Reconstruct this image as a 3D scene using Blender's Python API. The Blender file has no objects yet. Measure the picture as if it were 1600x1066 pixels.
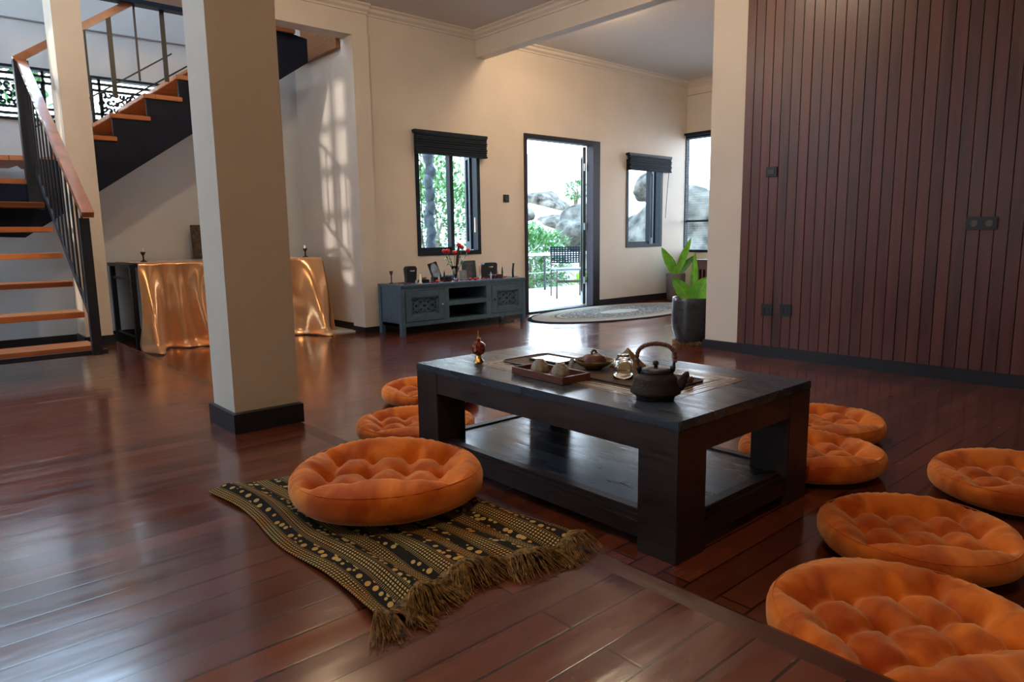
import bpy, bmesh, math, random
from mathutils import Vector, Matrix, noise
random.seed(7)
PI = math.pi
SC = bpy.context.scene
COL = SC.collection

# ------------------------------------------------------------------ camera
CAM_H = 0.93
F_PX, PITCH, ROLL, YAW = 1076.1, 0.150878, -0.014171, 0.722641
fw = Vector((math.sin(YAW)*math.cos(PITCH), math.cos(YAW)*math.cos(PITCH), -math.sin(PITCH)))
rt = Vector((math.cos(YAW), -math.sin(YAW), 0)); up = rt.cross(fw)
r2 = rt*math.cos(ROLL)+up*math.sin(ROLL); u2 = up*math.cos(ROLL)-rt*math.sin(ROLL)
cd = bpy.data.cameras.new('camera'); cam = bpy.data.objects.new('camera', cd); COL.objects.link(cam)
cd.sensor_width = 36.0; cd.lens = F_PX/1600*36.0; cd.clip_start = 0.03; cd.clip_end = 300
cam.matrix_world = Matrix(((r2.x, u2.x, -fw.x, 0), (r2.y, u2.y, -fw.y, 0), (r2.z, u2.z, -fw.z, CAM_H), (0, 0, 0, 1)))
SC.camera = cam

# ------------------------------------------------------------------ world, view, lights
SC.view_settings.view_transform = 'Standard'; SC.view_settings.look = 'None'
SC.view_settings.gamma = 1; SC.view_settings.exposure = 1.05; SC.view_settings.use_curve_mapping = False
W = bpy.data.worlds.new('overcast_sky'); SC.world = W; W.use_nodes = True
wn = W.node_tree.nodes; wl = W.node_tree.links
bg = wn['Background']; bg.inputs[1].default_value = 5.2
wtc = wn.new('ShaderNodeTexCoord'); wsp = wn.new('ShaderNodeSeparateXYZ'); wrp = wn.new('ShaderNodeValToRGB')
wl.new(wtc.outputs['Generated'], wsp.inputs[0]); wl.new(wsp.outputs['Z'], wrp.inputs[0]); wl.new(wrp.outputs[0], bg.inputs[0])
wrp.color_ramp.elements[0].position = 0.0; wrp.color_ramp.elements[0].color = (0.90, 0.95, 1.0, 1)
wrp.color_ramp.elements[1].position = 0.7; wrp.color_ramp.elements[1].color = (0.42, 0.70, 1.0, 1)

def lamp(name, typ, loc, power, color, size=0.1, rot=(0, 0, 0), size_y=None, spot=None, blend=0.6):
    d = bpy.data.lights.new(name, typ); d.energy = power; d.color = color
    if typ == 'AREA':
        d.size = size
        if size_y: d.shape = 'RECTANGLE'; d.size_y = size_y
    elif typ == 'SUN': d.angle = size
    else: d.shadow_soft_size = size
    if typ == 'SPOT': d.spot_size = spot; d.spot_blend = blend
    o = bpy.data.objects.new(name, d); o.location = loc; o.rotation_euler = rot; COL.objects.link(o); return o
def portal(name, loc, rot, sx, sy):
    o = lamp(name, 'AREA', loc, 1, (1, 1, 1), sx, rot, sy); o.data.cycles.is_portal = True; return o
WARM = (1.0, 0.72, 0.44)
# sky portals in the real openings (they only guide sampling of the sky)
portal('door_portal', (6.2, 6.12, 1.05), (PI/2, 0, 0), 1.3, 2.1)
portal('window_portal', (4.45, 6.12, 1.3), (PI/2, 0, 0), 0.8, 1.0)
portal('stair_window_portal', (-0.6, 7.36, 4.3), (PI/2, 0, 0), 3.4, 1.6)
portal('left_glass_portal', (-2.96, 4.37, 1.45), (0, PI/2, 0), 2.3, 1.15)
# low hazy sun from the left windows
lamp('sun', 'SUN', (-8, 3, 4), 1.0, (1.0, 0.9, 0.8), 0.02, Vector((1, 0.36, -0.012)).to_track_quat('-Z', 'Y').to_euler())
# ceiling lamps, unseen; annex and right pillar ones added as fill (fixtures further down)
CEIL = [(5.35, 2.35, 3.0, 36), (0.25, 0.5, 3.0, 30), (3.55, 2.8, 3.0, 20), (1.9, 4.3, 3.0, 29), (5.14, 4.75, 3.0, 24)]

# ------------------------------------------------------------------ materials
def newmat(name):
    m = bpy.data.materials.new(name); m.use_nodes = True
    return m, m.node_tree.nodes, m.node_tree.links, m.node_tree.nodes['Principled BSDF']
def M(name, col, rough=0.6, metal=0.0, noise_s=None, noise_a=0.15, bump=0.0, bump_s=200.0, spec=0.5, sheen=0, coat=0, trans=0, ior=1.45, alpha=1, stretch=(1, 1, 1), rough_v=0.0, coord='Object'):
    m, n, l, b = newmat(name)
    b.inputs['Base Color'].default_value = (*col, 1); b.inputs['Roughness'].default_value = rough
    b.inputs['Metallic'].default_value = metal; b.inputs['Specular IOR Level'].default_value = spec
    b.inputs['Sheen Weight'].default_value = sheen; b.inputs['Coat Weight'].default_value = coat
    b.inputs['Transmission Weight'].default_value = trans; b.inputs['IOR'].default_value = ior; b.inputs['Alpha'].default_value = alpha
    if noise_s or bump:
        tc = n.new('ShaderNodeTexCoord'); mp = n.new('ShaderNodeMapping'); mp.inputs['Scale'].default_value = stretch
        l.new(tc.outputs[coord], mp.inputs[0])
    if noise_s:
        t = n.new('ShaderNodeTexNoise'); t.inputs['Scale'].default_value = noise_s; t.inputs['Detail'].default_value = 5
        l.new(mp.outputs[0], t.inputs['Vector'])
        r = n.new('ShaderNodeValToRGB'); r.color_ramp.elements[0].position = .3; r.color_ramp.elements[1].position = .7
        r.color_ramp.elements[0].color = (*[max(0, c*(1-noise_a)) for c in col], 1); r.color_ramp.elements[1].color = (*[c*(1+noise_a) for c in col], 1)
        l.new(t.outputs[0], r.inputs[0]); l.new(r.outputs[0], b.inputs['Base Color'])
        if rough_v:
            mr = n.new('ShaderNodeMapRange'); mr.inputs[1].default_value = .3; mr.inputs[2].default_value = .7
            mr.inputs[3].default_value = rough-rough_v; mr.inputs[4].default_value = rough+rough_v
            l.new(t.outputs[0], mr.inputs[0]); l.new(mr.outputs[0], b.inputs['Roughness'])
    if bump:
        t2 = n.new('ShaderNodeTexNoise'); t2.inputs['Scale'].default_value = bump_s; l.new(mp.outputs[0], t2.inputs['Vector'])
        bp = n.new('ShaderNodeBump'); bp.inputs['Strength'].default_value = bump; bp.inputs['Distance'].default_value = .01
        l.new(t2.outputs[0], bp.inputs['Height']); l.new(bp.outputs[0], b.inputs['Normal'])
    return m
def planks(name, c1, c2, width, length, rough, axis='X', rough_v=.08, gap=.004, coat=0.0, wob=.12, spec=.5, dark=.25):
    """long boards running along axis, in object space"""
    m, n, l, b = newmat(name)
    tc = n.new('ShaderNodeTexCoord'); mp = n.new('ShaderNodeMapping'); l.new(tc.outputs['Object'], mp.inputs[0])
    if axis == 'Y': mp.inputs['Rotation'].default_value = (0, 0, PI/2)
    br = n.new('ShaderNodeTexBrick'); l.new(mp.outputs[0], br.inputs['Vector'])
    br.inputs['Color1'].default_value = (0, 0, 0, 1); br.inputs['Color2'].default_value = (1, 1, 1, 1); br.inputs['Mortar'].default_value = (.5, .5, .5, 1)
    br.inputs['Scale'].default_value = 1; br.inputs['Mortar Size'].default_value = gap; br.inputs['Mortar Smooth'].default_value = .4
    br.inputs['Brick Width'].default_value = length; br.inputs['Row Height'].default_value = width; br.offset = .37; br.offset_frequency = 2
    mp2 = n.new('ShaderNodeMapping'); mp2.inputs['Scale'].default_value = (1.6, 16, 16); l.new(mp.outputs[0], mp2.inputs[0])
    ns = n.new('ShaderNodeTexNoise'); ns.inputs['Scale'].default_value = 1.2; ns.inputs['Detail'].default_value = 7; l.new(mp2.outputs[0], ns.inputs['Vector'])
    mx = n.new('ShaderNodeMix'); mx.inputs['Factor'].default_value = .55
    l.new(br.outputs['Color'], mx.inputs[2]); 
    mx.data_type = 'RGBA'; l.new(br.outputs['Color'], mx.inputs[6]); l.new(ns.outputs['Color'], mx.inputs[7])
    rp = n.new('ShaderNodeValToRGB'); rp.color_ramp.elements[0].position = .25; rp.color_ramp.elements[1].position = .75
    rp.color_ramp.elements[0].color = (*c1, 1); rp.color_ramp.elements[1].color = (*c2, 1); l.new(mx.outputs[2], rp.inputs[0])
    gp = n.new('ShaderNodeMix'); gp.data_type = 'RGBA'; l.new(br.outputs['Fac'], gp.inputs[0]); l.new(rp.outputs[0], gp.inputs[6])
    gp.inputs[7].default_value = (*[c*dark for c in c1], 1); l.new(gp.outputs[2], b.inputs['Base Color'])
    lo = n.new('ShaderNodeTexNoise'); lo.inputs['Scale'].default_value = 3.5; lo.inputs['Detail'].default_value = 3; l.new(mp.outputs[0], lo.inputs['Vector'])
    ad = n.new('ShaderNodeMath'); ad.operation = 'ADD'; l.new(ns.outputs[0], ad.inputs[0]); l.new(lo.outputs[0], ad.inputs[1])
    mr = n.new('ShaderNodeMapRange'); mr.inputs[1].default_value = .7; mr.inputs[2].default_value = 1.3; mr.inputs[3].default_value = rough-rough_v; mr.inputs[4].default_value = rough+rough_v
    l.new(ad.outputs[0], mr.inputs[0]); l.new(mr.outputs[0], b.inputs['Roughness'])
    b.inputs['Coat Weight'].default_value = coat; b.inputs['Coat Roughness'].default_value = .12; b.inputs['Specular IOR Level'].default_value = spec
    # bump: board gaps and slow waves of the varnish
    mp3 = n.new('ShaderNodeMapping'); mp3.inputs['Scale'].default_value = (2.2, 9, 9); l.new(mp.outputs[0], mp3.inputs[0])
    wv = n.new('ShaderNodeTexNoise'); wv.inputs['Scale'].default_value = 1.5; wv.inputs['Detail'].default_value = 2; l.new(mp3.outputs[0], wv.inputs['Vector'])
    mm = n.new('ShaderNodeMath'); mm.operation = 'MULTIPLY_ADD'; l.new(br.outputs['Fac'], mm.inputs[0]); mm.inputs[1].default_value = -.5; l.new(wv.outputs[0], mm.inputs[2])
    bp = n.new('ShaderNodeBump'); bp.inputs['Strength'].default_value = wob; bp.inputs['Distance'].default_value = .02
    l.new(mm.outputs[0], bp.inputs['Height']); l.new(bp.outputs[0], b.inputs['Normal'])
    return m

m_floor = planks('varnished_merbau_floor', (.075, .015, .007), (.165, .038, .016), .09, 1.5, .20, 'X', .08, wob=.075, spec=.8, coat=.3)
m_tabletop = planks('dark_stained_tabletop', (.016, .024, .038), (.044, .060, .085), .16, 3.0, .27, 'Y', .07, gap=.002, wob=.10, spec=.6)
for _m in (m_tabletop,): _m.node_tree.nodes['Principled BSDF'].inputs['Specular Tint'].default_value = (.62, .80, 1.0, 1)  # bluish daylight sheen is put into the base and specular colour
m_table = M('dark_stained_wood', (.026, .014, .013), .42, noise_s=9, noise_a=.4, stretch=(1, 1, 8), bump=.05, bump_s=60, rough_v=.08)
m_cladding = planks('red_brown_cladding', (.030, .0085, .005), (.085, .026, .014), 60, 40, .38, 'X', .08, gap=0, wob=.10, spec=.5)
m_wall = M('cream_painted_plaster', (.65, .59, .52), .75, noise_s=3, noise_a=.03, bump=.12, bump_s=90)
m_stairwall = M('pale_blue_white_plaster', (.62, .655, .68), .7, noise_s=3, noise_a=.03, bump=.10, bump_s=90)  # bluish skylight is put into the colour of the white plaster
m_ceiling = M('white_ceiling_paint', (.62, .57, .52), .85)
m_base = M('black_skirting', (.010, .010, .016), .45)
m_black = M('black_painted_metal', (.012, .014, .020), .42, noise_s=20, noise_a=.2)
m_frame = M('blue_black_window_frame', (.007, .016, .028), .5, spec=.25)
m_blind = M('dark_woven_blind', (.010, .018, .028), .7, noise_s=50, noise_a=.4, spec=.2)
m_glass = M('clear_glass', (1, 1, 1), .02, trans=1, ior=1.01, spec=.5)
m_drink_glass = M('drinking_glass', (1, 1, 1), .03, trans=1, ior=1.45)
m_tread = planks('orange_stair_tread', (.42, .12, .03), (.68, .24, .07), .08, 1.4, .35, 'X', .05, gap=.002, wob=.05)
m_rail = M('red_brown_handrail', (.36, .13, .055), .25, noise_s=9, noise_a=.25, stretch=(1, 1, 1), coat=.4)
m_brownwood = M('brown_wood_panel', (.28, .11, .035), .35, noise_s=8, noise_a=.35, stretch=(1, 6, 6))
m_velvet = M('orange_velvet', (.56, .105, .008), .9, noise_s=14, noise_a=.16, sheen=.6, bump=.10, bump_s=260, spec=.15)
for nd in [m_velvet.node_tree.nodes['Principled BSDF']]:
    nd.inputs['Sheen Tint'].default_value = (1, .66, .34, 1); nd.inputs['Sheen Roughness'].default_value = .5
for nd in m_velvet.node_tree.nodes:      # brushed nap: lighter and darker strokes, also painted in for highlight contrast
    if nd.type == 'VALTORGB':
        nd.color_ramp.elements[0].position = .38; nd.color_ramp.elements[0].color = (.36, .050, .003, 1)
        nd.color_ramp.elements[1].position = .68; nd.color_ramp.elements[1].color = (.72, .18, .018, 1)
    if nd.type == 'TEX_NOISE' and nd.inputs['Scale'].default_value < 50: nd.inputs['Scale'].default_value = 7; nd.inputs['Distortion'].default_value = .8
m_satin = M('orange_satin', (.88, .47, .22), .20, metal=.62, noise_s=3, noise_a=.12, sheen=.4, spec=.6)
m_cabinet = M('grey_blue_cabinet_paint', (.055, .112, .170), .42, noise_s=25, noise_a=.14)
m_darkin = M('dark_inner_wood', (.008, .008, .012), .7)  # near-black sheets stand in for the shade inside cabinet and bench
m_iron = M('rough_cast_iron', (.026, .016, .014), .5, metal=.15, spec=.35, noise_s=120, noise_a=.5, bump=.5, bump_s=260)
m_rattan = M('brown_wound_cane', (.13, .052, .032), .55, noise_s=80, noise_a=.3)
m_brass = M('aged_brass', (.52, .30, .07), .22, metal=1, noise_s=40, noise_a=.25)
m_redglass = M('dark_red_enamel', (.20, .035, .02), .2, metal=.3, noise_s=90, noise_a=.9)
m_tray = M('red_brown_tray_wood', (.13, .040, .024), .4, noise_s=30, noise_a=.25)
m_cup = M('speckled_stoneware', (.25, .21, .16), .35, noise_s=60, noise_a=.55, bump=.1, bump_s=80)
m_clay = M('red_clay', (.12, .045, .035), .4)
m_bowl = M('olive_glazed_bowl', (.13, .085, .03), .25, noise_s=40, noise_a=.4)
m_pyr = M('dull_gold_pyramid', (.34, .23, .09), .4, metal=.3, noise_s=20, noise_a=.2)
m_mat = M('brown_woven_mat', (.09, .05, .028), .8, noise_s=160, noise_a=.5)
m_leather = M('dark_leather_edge', (.02, .014, .012), .5)
m_slate = M('dark_glossy_slate', (.03, .035, .042), .12)
m_pot = M('charcoal_glazed_planter', (.035, .036, .042), .28, noise_s=14, noise_a=.06, rough_v=.015)
m_potgrey = M('brown_grey_clay_pot', (.10, .085, .08), .6, noise_s=30, noise_a=.2)
m_soil = M('dark_potting_soil', (.015, .011, .008), .95, bump=.8, bump_s=60)
m_leaf = M('glossy_green_leaf', (.13, .42, .035), .35, noise_s=18, noise_a=.3)
m_leaf2 = M('deep_green_leaf', (.035, .20, .03), .4, noise_s=18, noise_a=.3)
m_coir = M('frayed_coir_ring', (.30, .19, .09), .9)
m_rosered = M('red_rose_petals', (.62, .012, .03), .6)
m_pink = M('pink_candle_wax', (.75, .42, .40), .5)
m_white = M('white_wax', (.85, .8, .7), .5)
m_wick = M('black_candle_wick', (.01, .01, .01), .9)
m_silver = M('grey_silver_metal', (.45, .45, .47), .3, metal=.9)
m_photo = M('pale_blue_glossy_picture', (.25, .34, .45), .15, noise_s=14, noise_a=.5)
m_print = M('dark_printed_card', (.03, .045, .06), .4)
m_printgrey = M('grey_print_ink', (.32, .33, .34), .5)
m_lampglass = bpy.data.materials.new('lit_lamp_diffuser'); m_lampglass.use_nodes = True
_b = m_lampglass.node_tree.nodes['Principled BSDF']; _b.inputs['Emission Color'].default_value = (*WARM, 1); _b.inputs['Emission Strength'].default_value = 6

# ------------------------------------------------------------------ mesh helpers
class B:
    """collects simple shapes and links them as ONE mesh object"""
    def __init__(s): s.bm = bmesh.new(); s.uv = None
    def box(s, x0, x1, y0, y1, z0, z1, bev=0, mat=None):
        vs = [s.bm.verts.new((x, y, z)) for x in (x0, x1) for y in (y0, y1) for z in (z0, z1)]
        f = [(0, 1, 3, 2), (4, 6, 7, 5), (0, 4, 5, 1), (2, 3, 7, 6), (0, 2, 6, 4), (1, 5, 7, 3)]
        fs = [s.bm.faces.new([vs[i] for i in q]) for q in f]
        if mat is not None:
            for v in vs: v.co = mat @ v.co
        if bev:
            ed = list({e for q in fs for e in q.edges})
            bmesh.ops.bevel(s.bm, geom=ed, offset=bev, segments=2, affect='EDGES')
        return s
    def lathe(s, prof, c=(0, 0, 0), n=32, mat=None, squash=(1, 1)):
        rings = []
        for r, z in prof:
            if r < 1e-5: rings.append([s.bm.verts.new((c[0], c[1], c[2]+z))])
            else: rings.append([s.bm.verts.new((c[0]+squash[0]*r*math.cos(2*PI*k/n), c[1]+squash[1]*r*math.sin(2*PI*k/n), c[2]+z)) for k in range(n)])
        for a, b in zip(rings, rings[1:]):
            for k in range(n):
                k2 = (k+1) % n
                if len(a) == 1 and len(b) == 1: continue
                if len(a) == 1: q = [a[0], b[k2], b[k]]
                elif len(b) == 1: q = [a[k], a[k2], b[0]]
                else: q = [a[k], a[k2], b[k2], b[k]]
                try: s.bm.faces.new(q)
                except ValueError: pass
        if mat is not None:
            for r_ in rings:
                for v in r_: v.co = mat @ v.co
        return s
    def tube(s, pts, rad, n=8, cap=True, flat=1.0):
        pts = [Vector(p) for p in pts]; rings = []
        nrm = None
        for i, p in enumerate(pts):
            a = pts[max(0, i-1)]; b = pts[min(len(pts)-1, i+1)]; t = (b-a).normalized()
            if nrm is None:
                nrm = t.cross(Vector((0, 0, 1)))
                if nrm.length < .01: nrm = t.cross(Vector((0, 1, 0)))
            nrm = (nrm-t*nrm.dot(t)).normalized(); bn = t.cross(nrm)
            r = rad[i] if isinstance(rad, (list, tuple)) else rad
            rings.append([s.bm.verts.new(p+nrm*r*math.cos(2*PI*k/n)+bn*r*flat*math.sin(2*PI*k/n)) for k in range(n)])
        for a, b in zip(rings, rings[1:]):
            for k in range(n): s.bm.faces.new([a[k], a[(k+1) % n], b[(k+1) % n], b[k]])
        if cap: s.bm.faces.new(rings[0][::-1]); s.bm.faces.new(rings[-1])
        return s
    def bar(s, a, b, w, h, upv=(0, 0, 1)):
        """rectangular bar from a to b, w across, h along up"""
        a = Vector(a); b = Vector(b); t = (b-a).normalized(); u = Vector(upv); sd = t.cross(u).normalized(); u = sd.cross(t).normalized()
        v = []
        for p in (a, b):
            for i, j in ((-1, -1), (1, -1), (1, 1), (-1, 1)): v.append(s.bm.verts.new(p+sd*w/2*i+u*h/2*j))
        for q in ((0, 1, 2, 3), (7, 6, 5, 4), (0, 4, 5, 1), (1, 5, 6, 2), (2, 6, 7, 3), (3, 7, 4, 0)): s.bm.faces.new([v[k] for k in q])
        return s
    def prism(s, pts, vec):
        """polygon pts (3D) extruded by vec"""
        a = [s.bm.verts.new(p) for p in pts]; b = [s.bm.verts.new(Vector(p)+Vector(vec)) for p in pts]; n = len(a)
        s.bm.faces.new(a[::-1]); s.bm.faces.new(b)
        for k in range(n): s.bm.faces.new([a[k], a[(k+1) % n], b[(k+1) % n], b[k]])
        return s
    def sphere(s, c, r, sub=2, scl=(1, 1, 1), nz=0, nf=2.0, seed=0):
        res = bmesh.ops.create_icosphere(s.bm, subdivisions=sub, radius=1)
        for v in res['verts']:
            k = 1+nz*noise.noise(v.co*nf+Vector((seed, seed*1.7, seed*.3)))
            v.co = Vector((c[0]+v.co.x*r*scl[0]*k, c[1]+v.co.y*r*scl[1]*k, c[2]+v.co.z*r*scl[2]*k))
        return s
    def quad(s, pts):
        s.bm.faces.new([s.bm.verts.new(p) for p in pts]); return s
    def build(s, name, mat, parent=None, smooth=False, loc=None, recalc=True):
        if recalc: bmesh.ops.recalc_face_normals(s.bm, faces=s.bm.faces[:])
        me = bpy.data.meshes.new(name); s.bm.to_mesh(me); s.bm.free()
        if smooth:
            for p in me.polygons: p.use_smooth = True
        me.materials.append(mat); o = bpy.data.objects.new(name, me); COL.objects.link(o)
        if parent: o.parent = parent
        if loc: o.location = loc
        return o
def autosmooth(o, ang=40):
    me = o.data; me.shade_smooth() if hasattr(me, 'shade_smooth') else None
    me.set_sharp_from_angle(angle=math.radians(ang)); return o
def tag(o, label, cat, group=None, kind=None):
    o['label'] = label; o['category'] = cat
    if group: o['group'] = group
    if kind: o['kind'] = kind
    return o
def thing(name, label, cat, loc=(0, 0, 0), rz=0, group=None):
    o = bpy.data.objects.new(name, None); o.location = loc; o.rotation_euler = (0, 0, rz); o.empty_display_size = .1
    COL.objects.link(o); return tag(o, label, cat, group)
def struct(name, b, m, parent=None, smooth=False):
    o = b.build(name, m, parent, smooth)
    if parent is None: o['kind'] = 'structure'
    return o
def dup(root, loc, rz, label, group=None):
    r = root.copy(); COL.objects.link(r); r.location = loc; r.rotation_euler = (0, 0, rz); r['label'] = label
    if group: r['group'] = group
    for ch in list(root.children):
        c = ch.copy(); COL.objects.link(c); c.parent = r
        for g in ch.children:
            d = g.copy(); COL.objects.link(d); d.parent = c
    return r
def rotz(a): return Matrix.Rotation(a, 4, 'Z')
def T(x, y, z): return Matrix.Translation((x, y, z))

# ------------------------------------------------------------------ room shell
S = 0.138          # height of the raised floor
YW, YD, XW, XP, XA, ZC = 6.07, 7.32, 4.87, 3.40, 8.80, 3.09
XS = 1.26          # edge of the raised floor
XL, YB = -3.0, -2.5
struct('floor', B().box(XS-.03, XA+.2, YB-.2, YW+.12, -.1, 0).box(XS-.03, XP+.2, YW+.12, YD+.15, -.1, 0).box(XL, XS-.03, 6.3, YD+.15, -.1, 0), m_floor)
struct('floor_raised', B().box(XL-.2, XS-.075, YB-.2, 6.38, 0.001, S), m_floor)
# nosing board along the raised edge
nb = B(); prof = [(XS-.075, S), (XS-.02, S+.001), (XS-.006, S-.004), (XS, S-.016), (XS, S-.04), (XS-.02, S-.045), (XS-.02, .001), (XS-.075, .001)]
nb.prism([(x, YB-.2, z) for x, z in prof], (0, 6.38-YB+.2, 0))
m_nosing = planks('nosing_board', (.045, .013, .009), (.12, .036, .02), 5, 2.4, .24, 'Y', .06, gap=.0, wob=.05, spec=.7)
struct('trim_1', nb, m_nosing)

def wall_with_holes(name, fixed, a0, a1, z0, z1, th, holes, mat, axis='Y'):
    """wall on plane axis=fixed, from a0..a1 along the other axis, thickness th away; holes = (a0,a1,z0,z1)"""
    xs = sorted({a0, a1, *[h[0] for h in holes], *[h[1] for h in holes]}); zs = sorted({z0, z1, *[h[2] for h in holes], *[h[3] for h in holes]})
    b = B()
    for i in range(len(xs)-1):
        # merge vertical runs
        run = None
        for j in range(len(zs)-1):
            cx = (xs[i]+xs[i+1])/2; cz = (zs[j]+zs[j+1])/2
            solid = not any(h[0] < cx < h[1] and h[2] < cz < h[3] for h in holes)
            if solid and run is None: run = zs[j]
            if run is not None and (not solid or j == len(zs)-2):
                top = zs[j+1] if solid else zs[j]
                lo, hi = min(fixed, fixed+th), max(fixed, fixed+th)
                if axis == 'Y': b.box(xs[i], xs[i+1], lo, hi, run, top)
                else: b.box(lo, hi, xs[i], xs[i+1], run, top)
                run = None
    return struct(name, b, mat)
W1 = (4.06, 4.905, .74, 1.93); DR = (5.575, 6.89, .02, 2.11); W2 = (7.44, 8.24, .755, 1.93); W3 = (4.4, 6.13, .66, 2.34)
wall_with_holes('wall_window_side', YW, XP, XA, 0, ZC, .14, [W1, DR, W2], m_wall)
DW1 = (-.35, 1.19, 1.967, 2.415); DW2 = (1.45, 2.62, 1.967, 2.405)
UPW = (-2.6, 1.4, 3.45, 5.3)
wall_with_holes('wall_stair_side', YD, XL, XP+.2, 0, 5.7, .14, [DW1, DW2, UPW], m_stairwall)
struct('wall_recess_side', B().box(XP+.005, XP+.14, YW+.14, YD, 0, 5.7), m_wall)
struct('wall_annex_side', B().box(XA, XA+.14, W3[1], YW+.14, 0, ZC).box(XA, XA+.14, 1.0, W3[0], 0, ZC).box(XA, XA+.14, W3[0], W3[1], 0, W3[2]).box(XA, XA+.14, W3[0], W3[1], W3[3], ZC), m_wall)
struct('wall_annex_front', B().box(XW+.2, XA, .86, 1.0, 0, ZC), m_wall)
LW = (3.80, 4.95, .3, 2.62)
wall_with_holes('wall_left', XL, YB, YD+.14, 0, 5.7, -.14, [LW, (5.0, 7.0, 3.5, 5.2)], m_stairwall, 'X')
wall_with_holes('wall_back', YB, XL, XW+.14, 0, ZC, -.14, [], m_wall, 'Y')
# wall behind the cladding, and the pillar end of it
struct('wall_right', B().box(XW+.02, XW+.16, YB, 2.84, 0, ZC), m_wall)
struct('wall_pillar_right', B().box(4.895, 5.03, 2.84, 3.15, 0, 2.83), m_wall)
struct('wall_pillar_front', B().box(.975, 1.255, 2.85, 3.10, S, 2.80), M('sand_painted_plaster', (.58, .50, .41), .75, noise_s=3, noise_a=.03, bump=.12, bump_s=90))
struct('wall_pillar_stair', B().box(1.01, 1.195, 6.07, 6.37, S, 2.81), M('warm_painted_plaster', (.70, .58, .44), .75, noise_s=3, noise_a=.03, bump=.10, bump_s=90))
struct('wall_pillar_corner', B().box(3.385, 3.555, 6.03, 6.26, 0, 2.81), m_wall)
# ceilings and beams
cb = B()
cb.box(1.20, XW+.2, YB, YW+.14, ZC, ZC+.12).box(XL, 1.20, YB, 4.3, ZC, ZC+.12).box(XW+.2, XA+.14, .86, YW+.14, ZC, ZC+.12)
struct('ceiling', cb, m_ceiling)
struct('ceiling_stairwell', B().box(XL-.1, XP+.3, 4.3, YD+.14, 5.7, 5.8), m_stairwall)
struct('wall_stairwell_upper', B().box(1.2, 1.3, 4.3, YW, ZC+.12, 5.7).box(1.3, XP+.3, YW-.1, YW, ZC+.12, 5.7).box(XL, 1.2, 4.2, 4.3, ZC+.12, 5.7), m_stairwall)
struct('ceiling_beam', B().box(4.89, 5.015, YB, YW, 2.835, ZC), m_wall)
struct('ceiling_beam_recess', B().box(1.195, 3.555, 6.04, 6.22, 2.81, ZC+.3), m_wall)
# cornices
def cornice(name, a, b, nrm):
    """stepped coving under the ceiling from a to b; nrm points into the room"""
    a = Vector((*a, 0)); b = Vector((*b, 0)); n = Vector((*nrm, 0)); pr = [(0, ZC), (.085, ZC), (.085, ZC-.012), (.055, ZC-.022), (.05, ZC-.045), (.018, ZC-.062), (.018, ZC-.078), (0, ZC-.078)]
    bb = B(); bb.prism([a+n*p+Vector((0, 0, z)) for p, z in pr], b-a); struct(name, bb, m_wall)
cornice('trim_2', (5.015, YW), (XA, YW), (0, -1)); cornice('trim_3', (XA, YW), (XA, 1.0), (-1, 0))
cornice('trim_4', (3.555, YW), (4.89, YW), (0, -1)); cornice('trim_5', (4.89, YW), (4.89, YB), (-1, 0)); cornice('trim_6', (1.195, 6.04), (3.555, 6.04), (0, -1))
struct('trim_7', B().box(XL, XP, YD-.012, YD, 2.79, 2.80), M('grey_shadow_gap', (.25, .27, .3), .7))
struct('trim_8', B().box(XA-.012, XA, 1.0, YW, 2.895, 2.905), M('grey_bead_line', (.4, .35, .3), .7))
struct('trim_9', B().box(1.0, 2.25, 6.34, 6.44, 2.81, 3.0), M('dark_blue_steel_beam', (.022, .045, .085), .5))
# skirting
BH = .082
def skirt(name, b): return struct(name, b, m_base)
skirt('baseboard_window_side', B().box(3.555, 5.575, YW-.014, YW, 0, BH).box(6.89, XA, YW-.014, YW, 0, BH))
skirt('baseboard_annex', B().box(XA-.014, XA, 1.0, YW-.014, 0, BH))
skirt('baseboard_recess', B().box(XP-.009, XP+.005, 6.26, YD-.014, 0, BH))
skirt('baseboard_stair_side', B().box(XL, XP, YD-.014, YD, 0, BH+.02))
skirt('baseboard_corner', B().box(3.373, 3.567, 6.017, 6.26, 0, .058))
skirt('baseboard_right', B().box(XW-.028, XW+.02, YB, 2.835, 0, .082))
skirt('baseboard_pillar_right', B().box(4.88, 5.045, 2.835, 3.165, 0, .072))
skirt('baseboard_pillar_front', B().box(.957, 1.258, 2.813, 3.118, S, S+.083))
skirt('baseboard_pillar_stair', B().box(.998, 1.207, 6.058, 6.378, S, S+.075))
# cladding boards: every board a bevelled strip with a gap, one surface
cl = B(); y = 2.838; rnd = random.Random(3)
while y > YB:
    w = .0715
    x0 = XW-.022+rnd.uniform(-.0012, .0012)
    cl.box(x0, XW+.02, y-w+.0022, y-.0022, .0, ZC, bev=.0015); y -= w
clo = struct('wall_right_cladding', cl, m_cladding)

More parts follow.
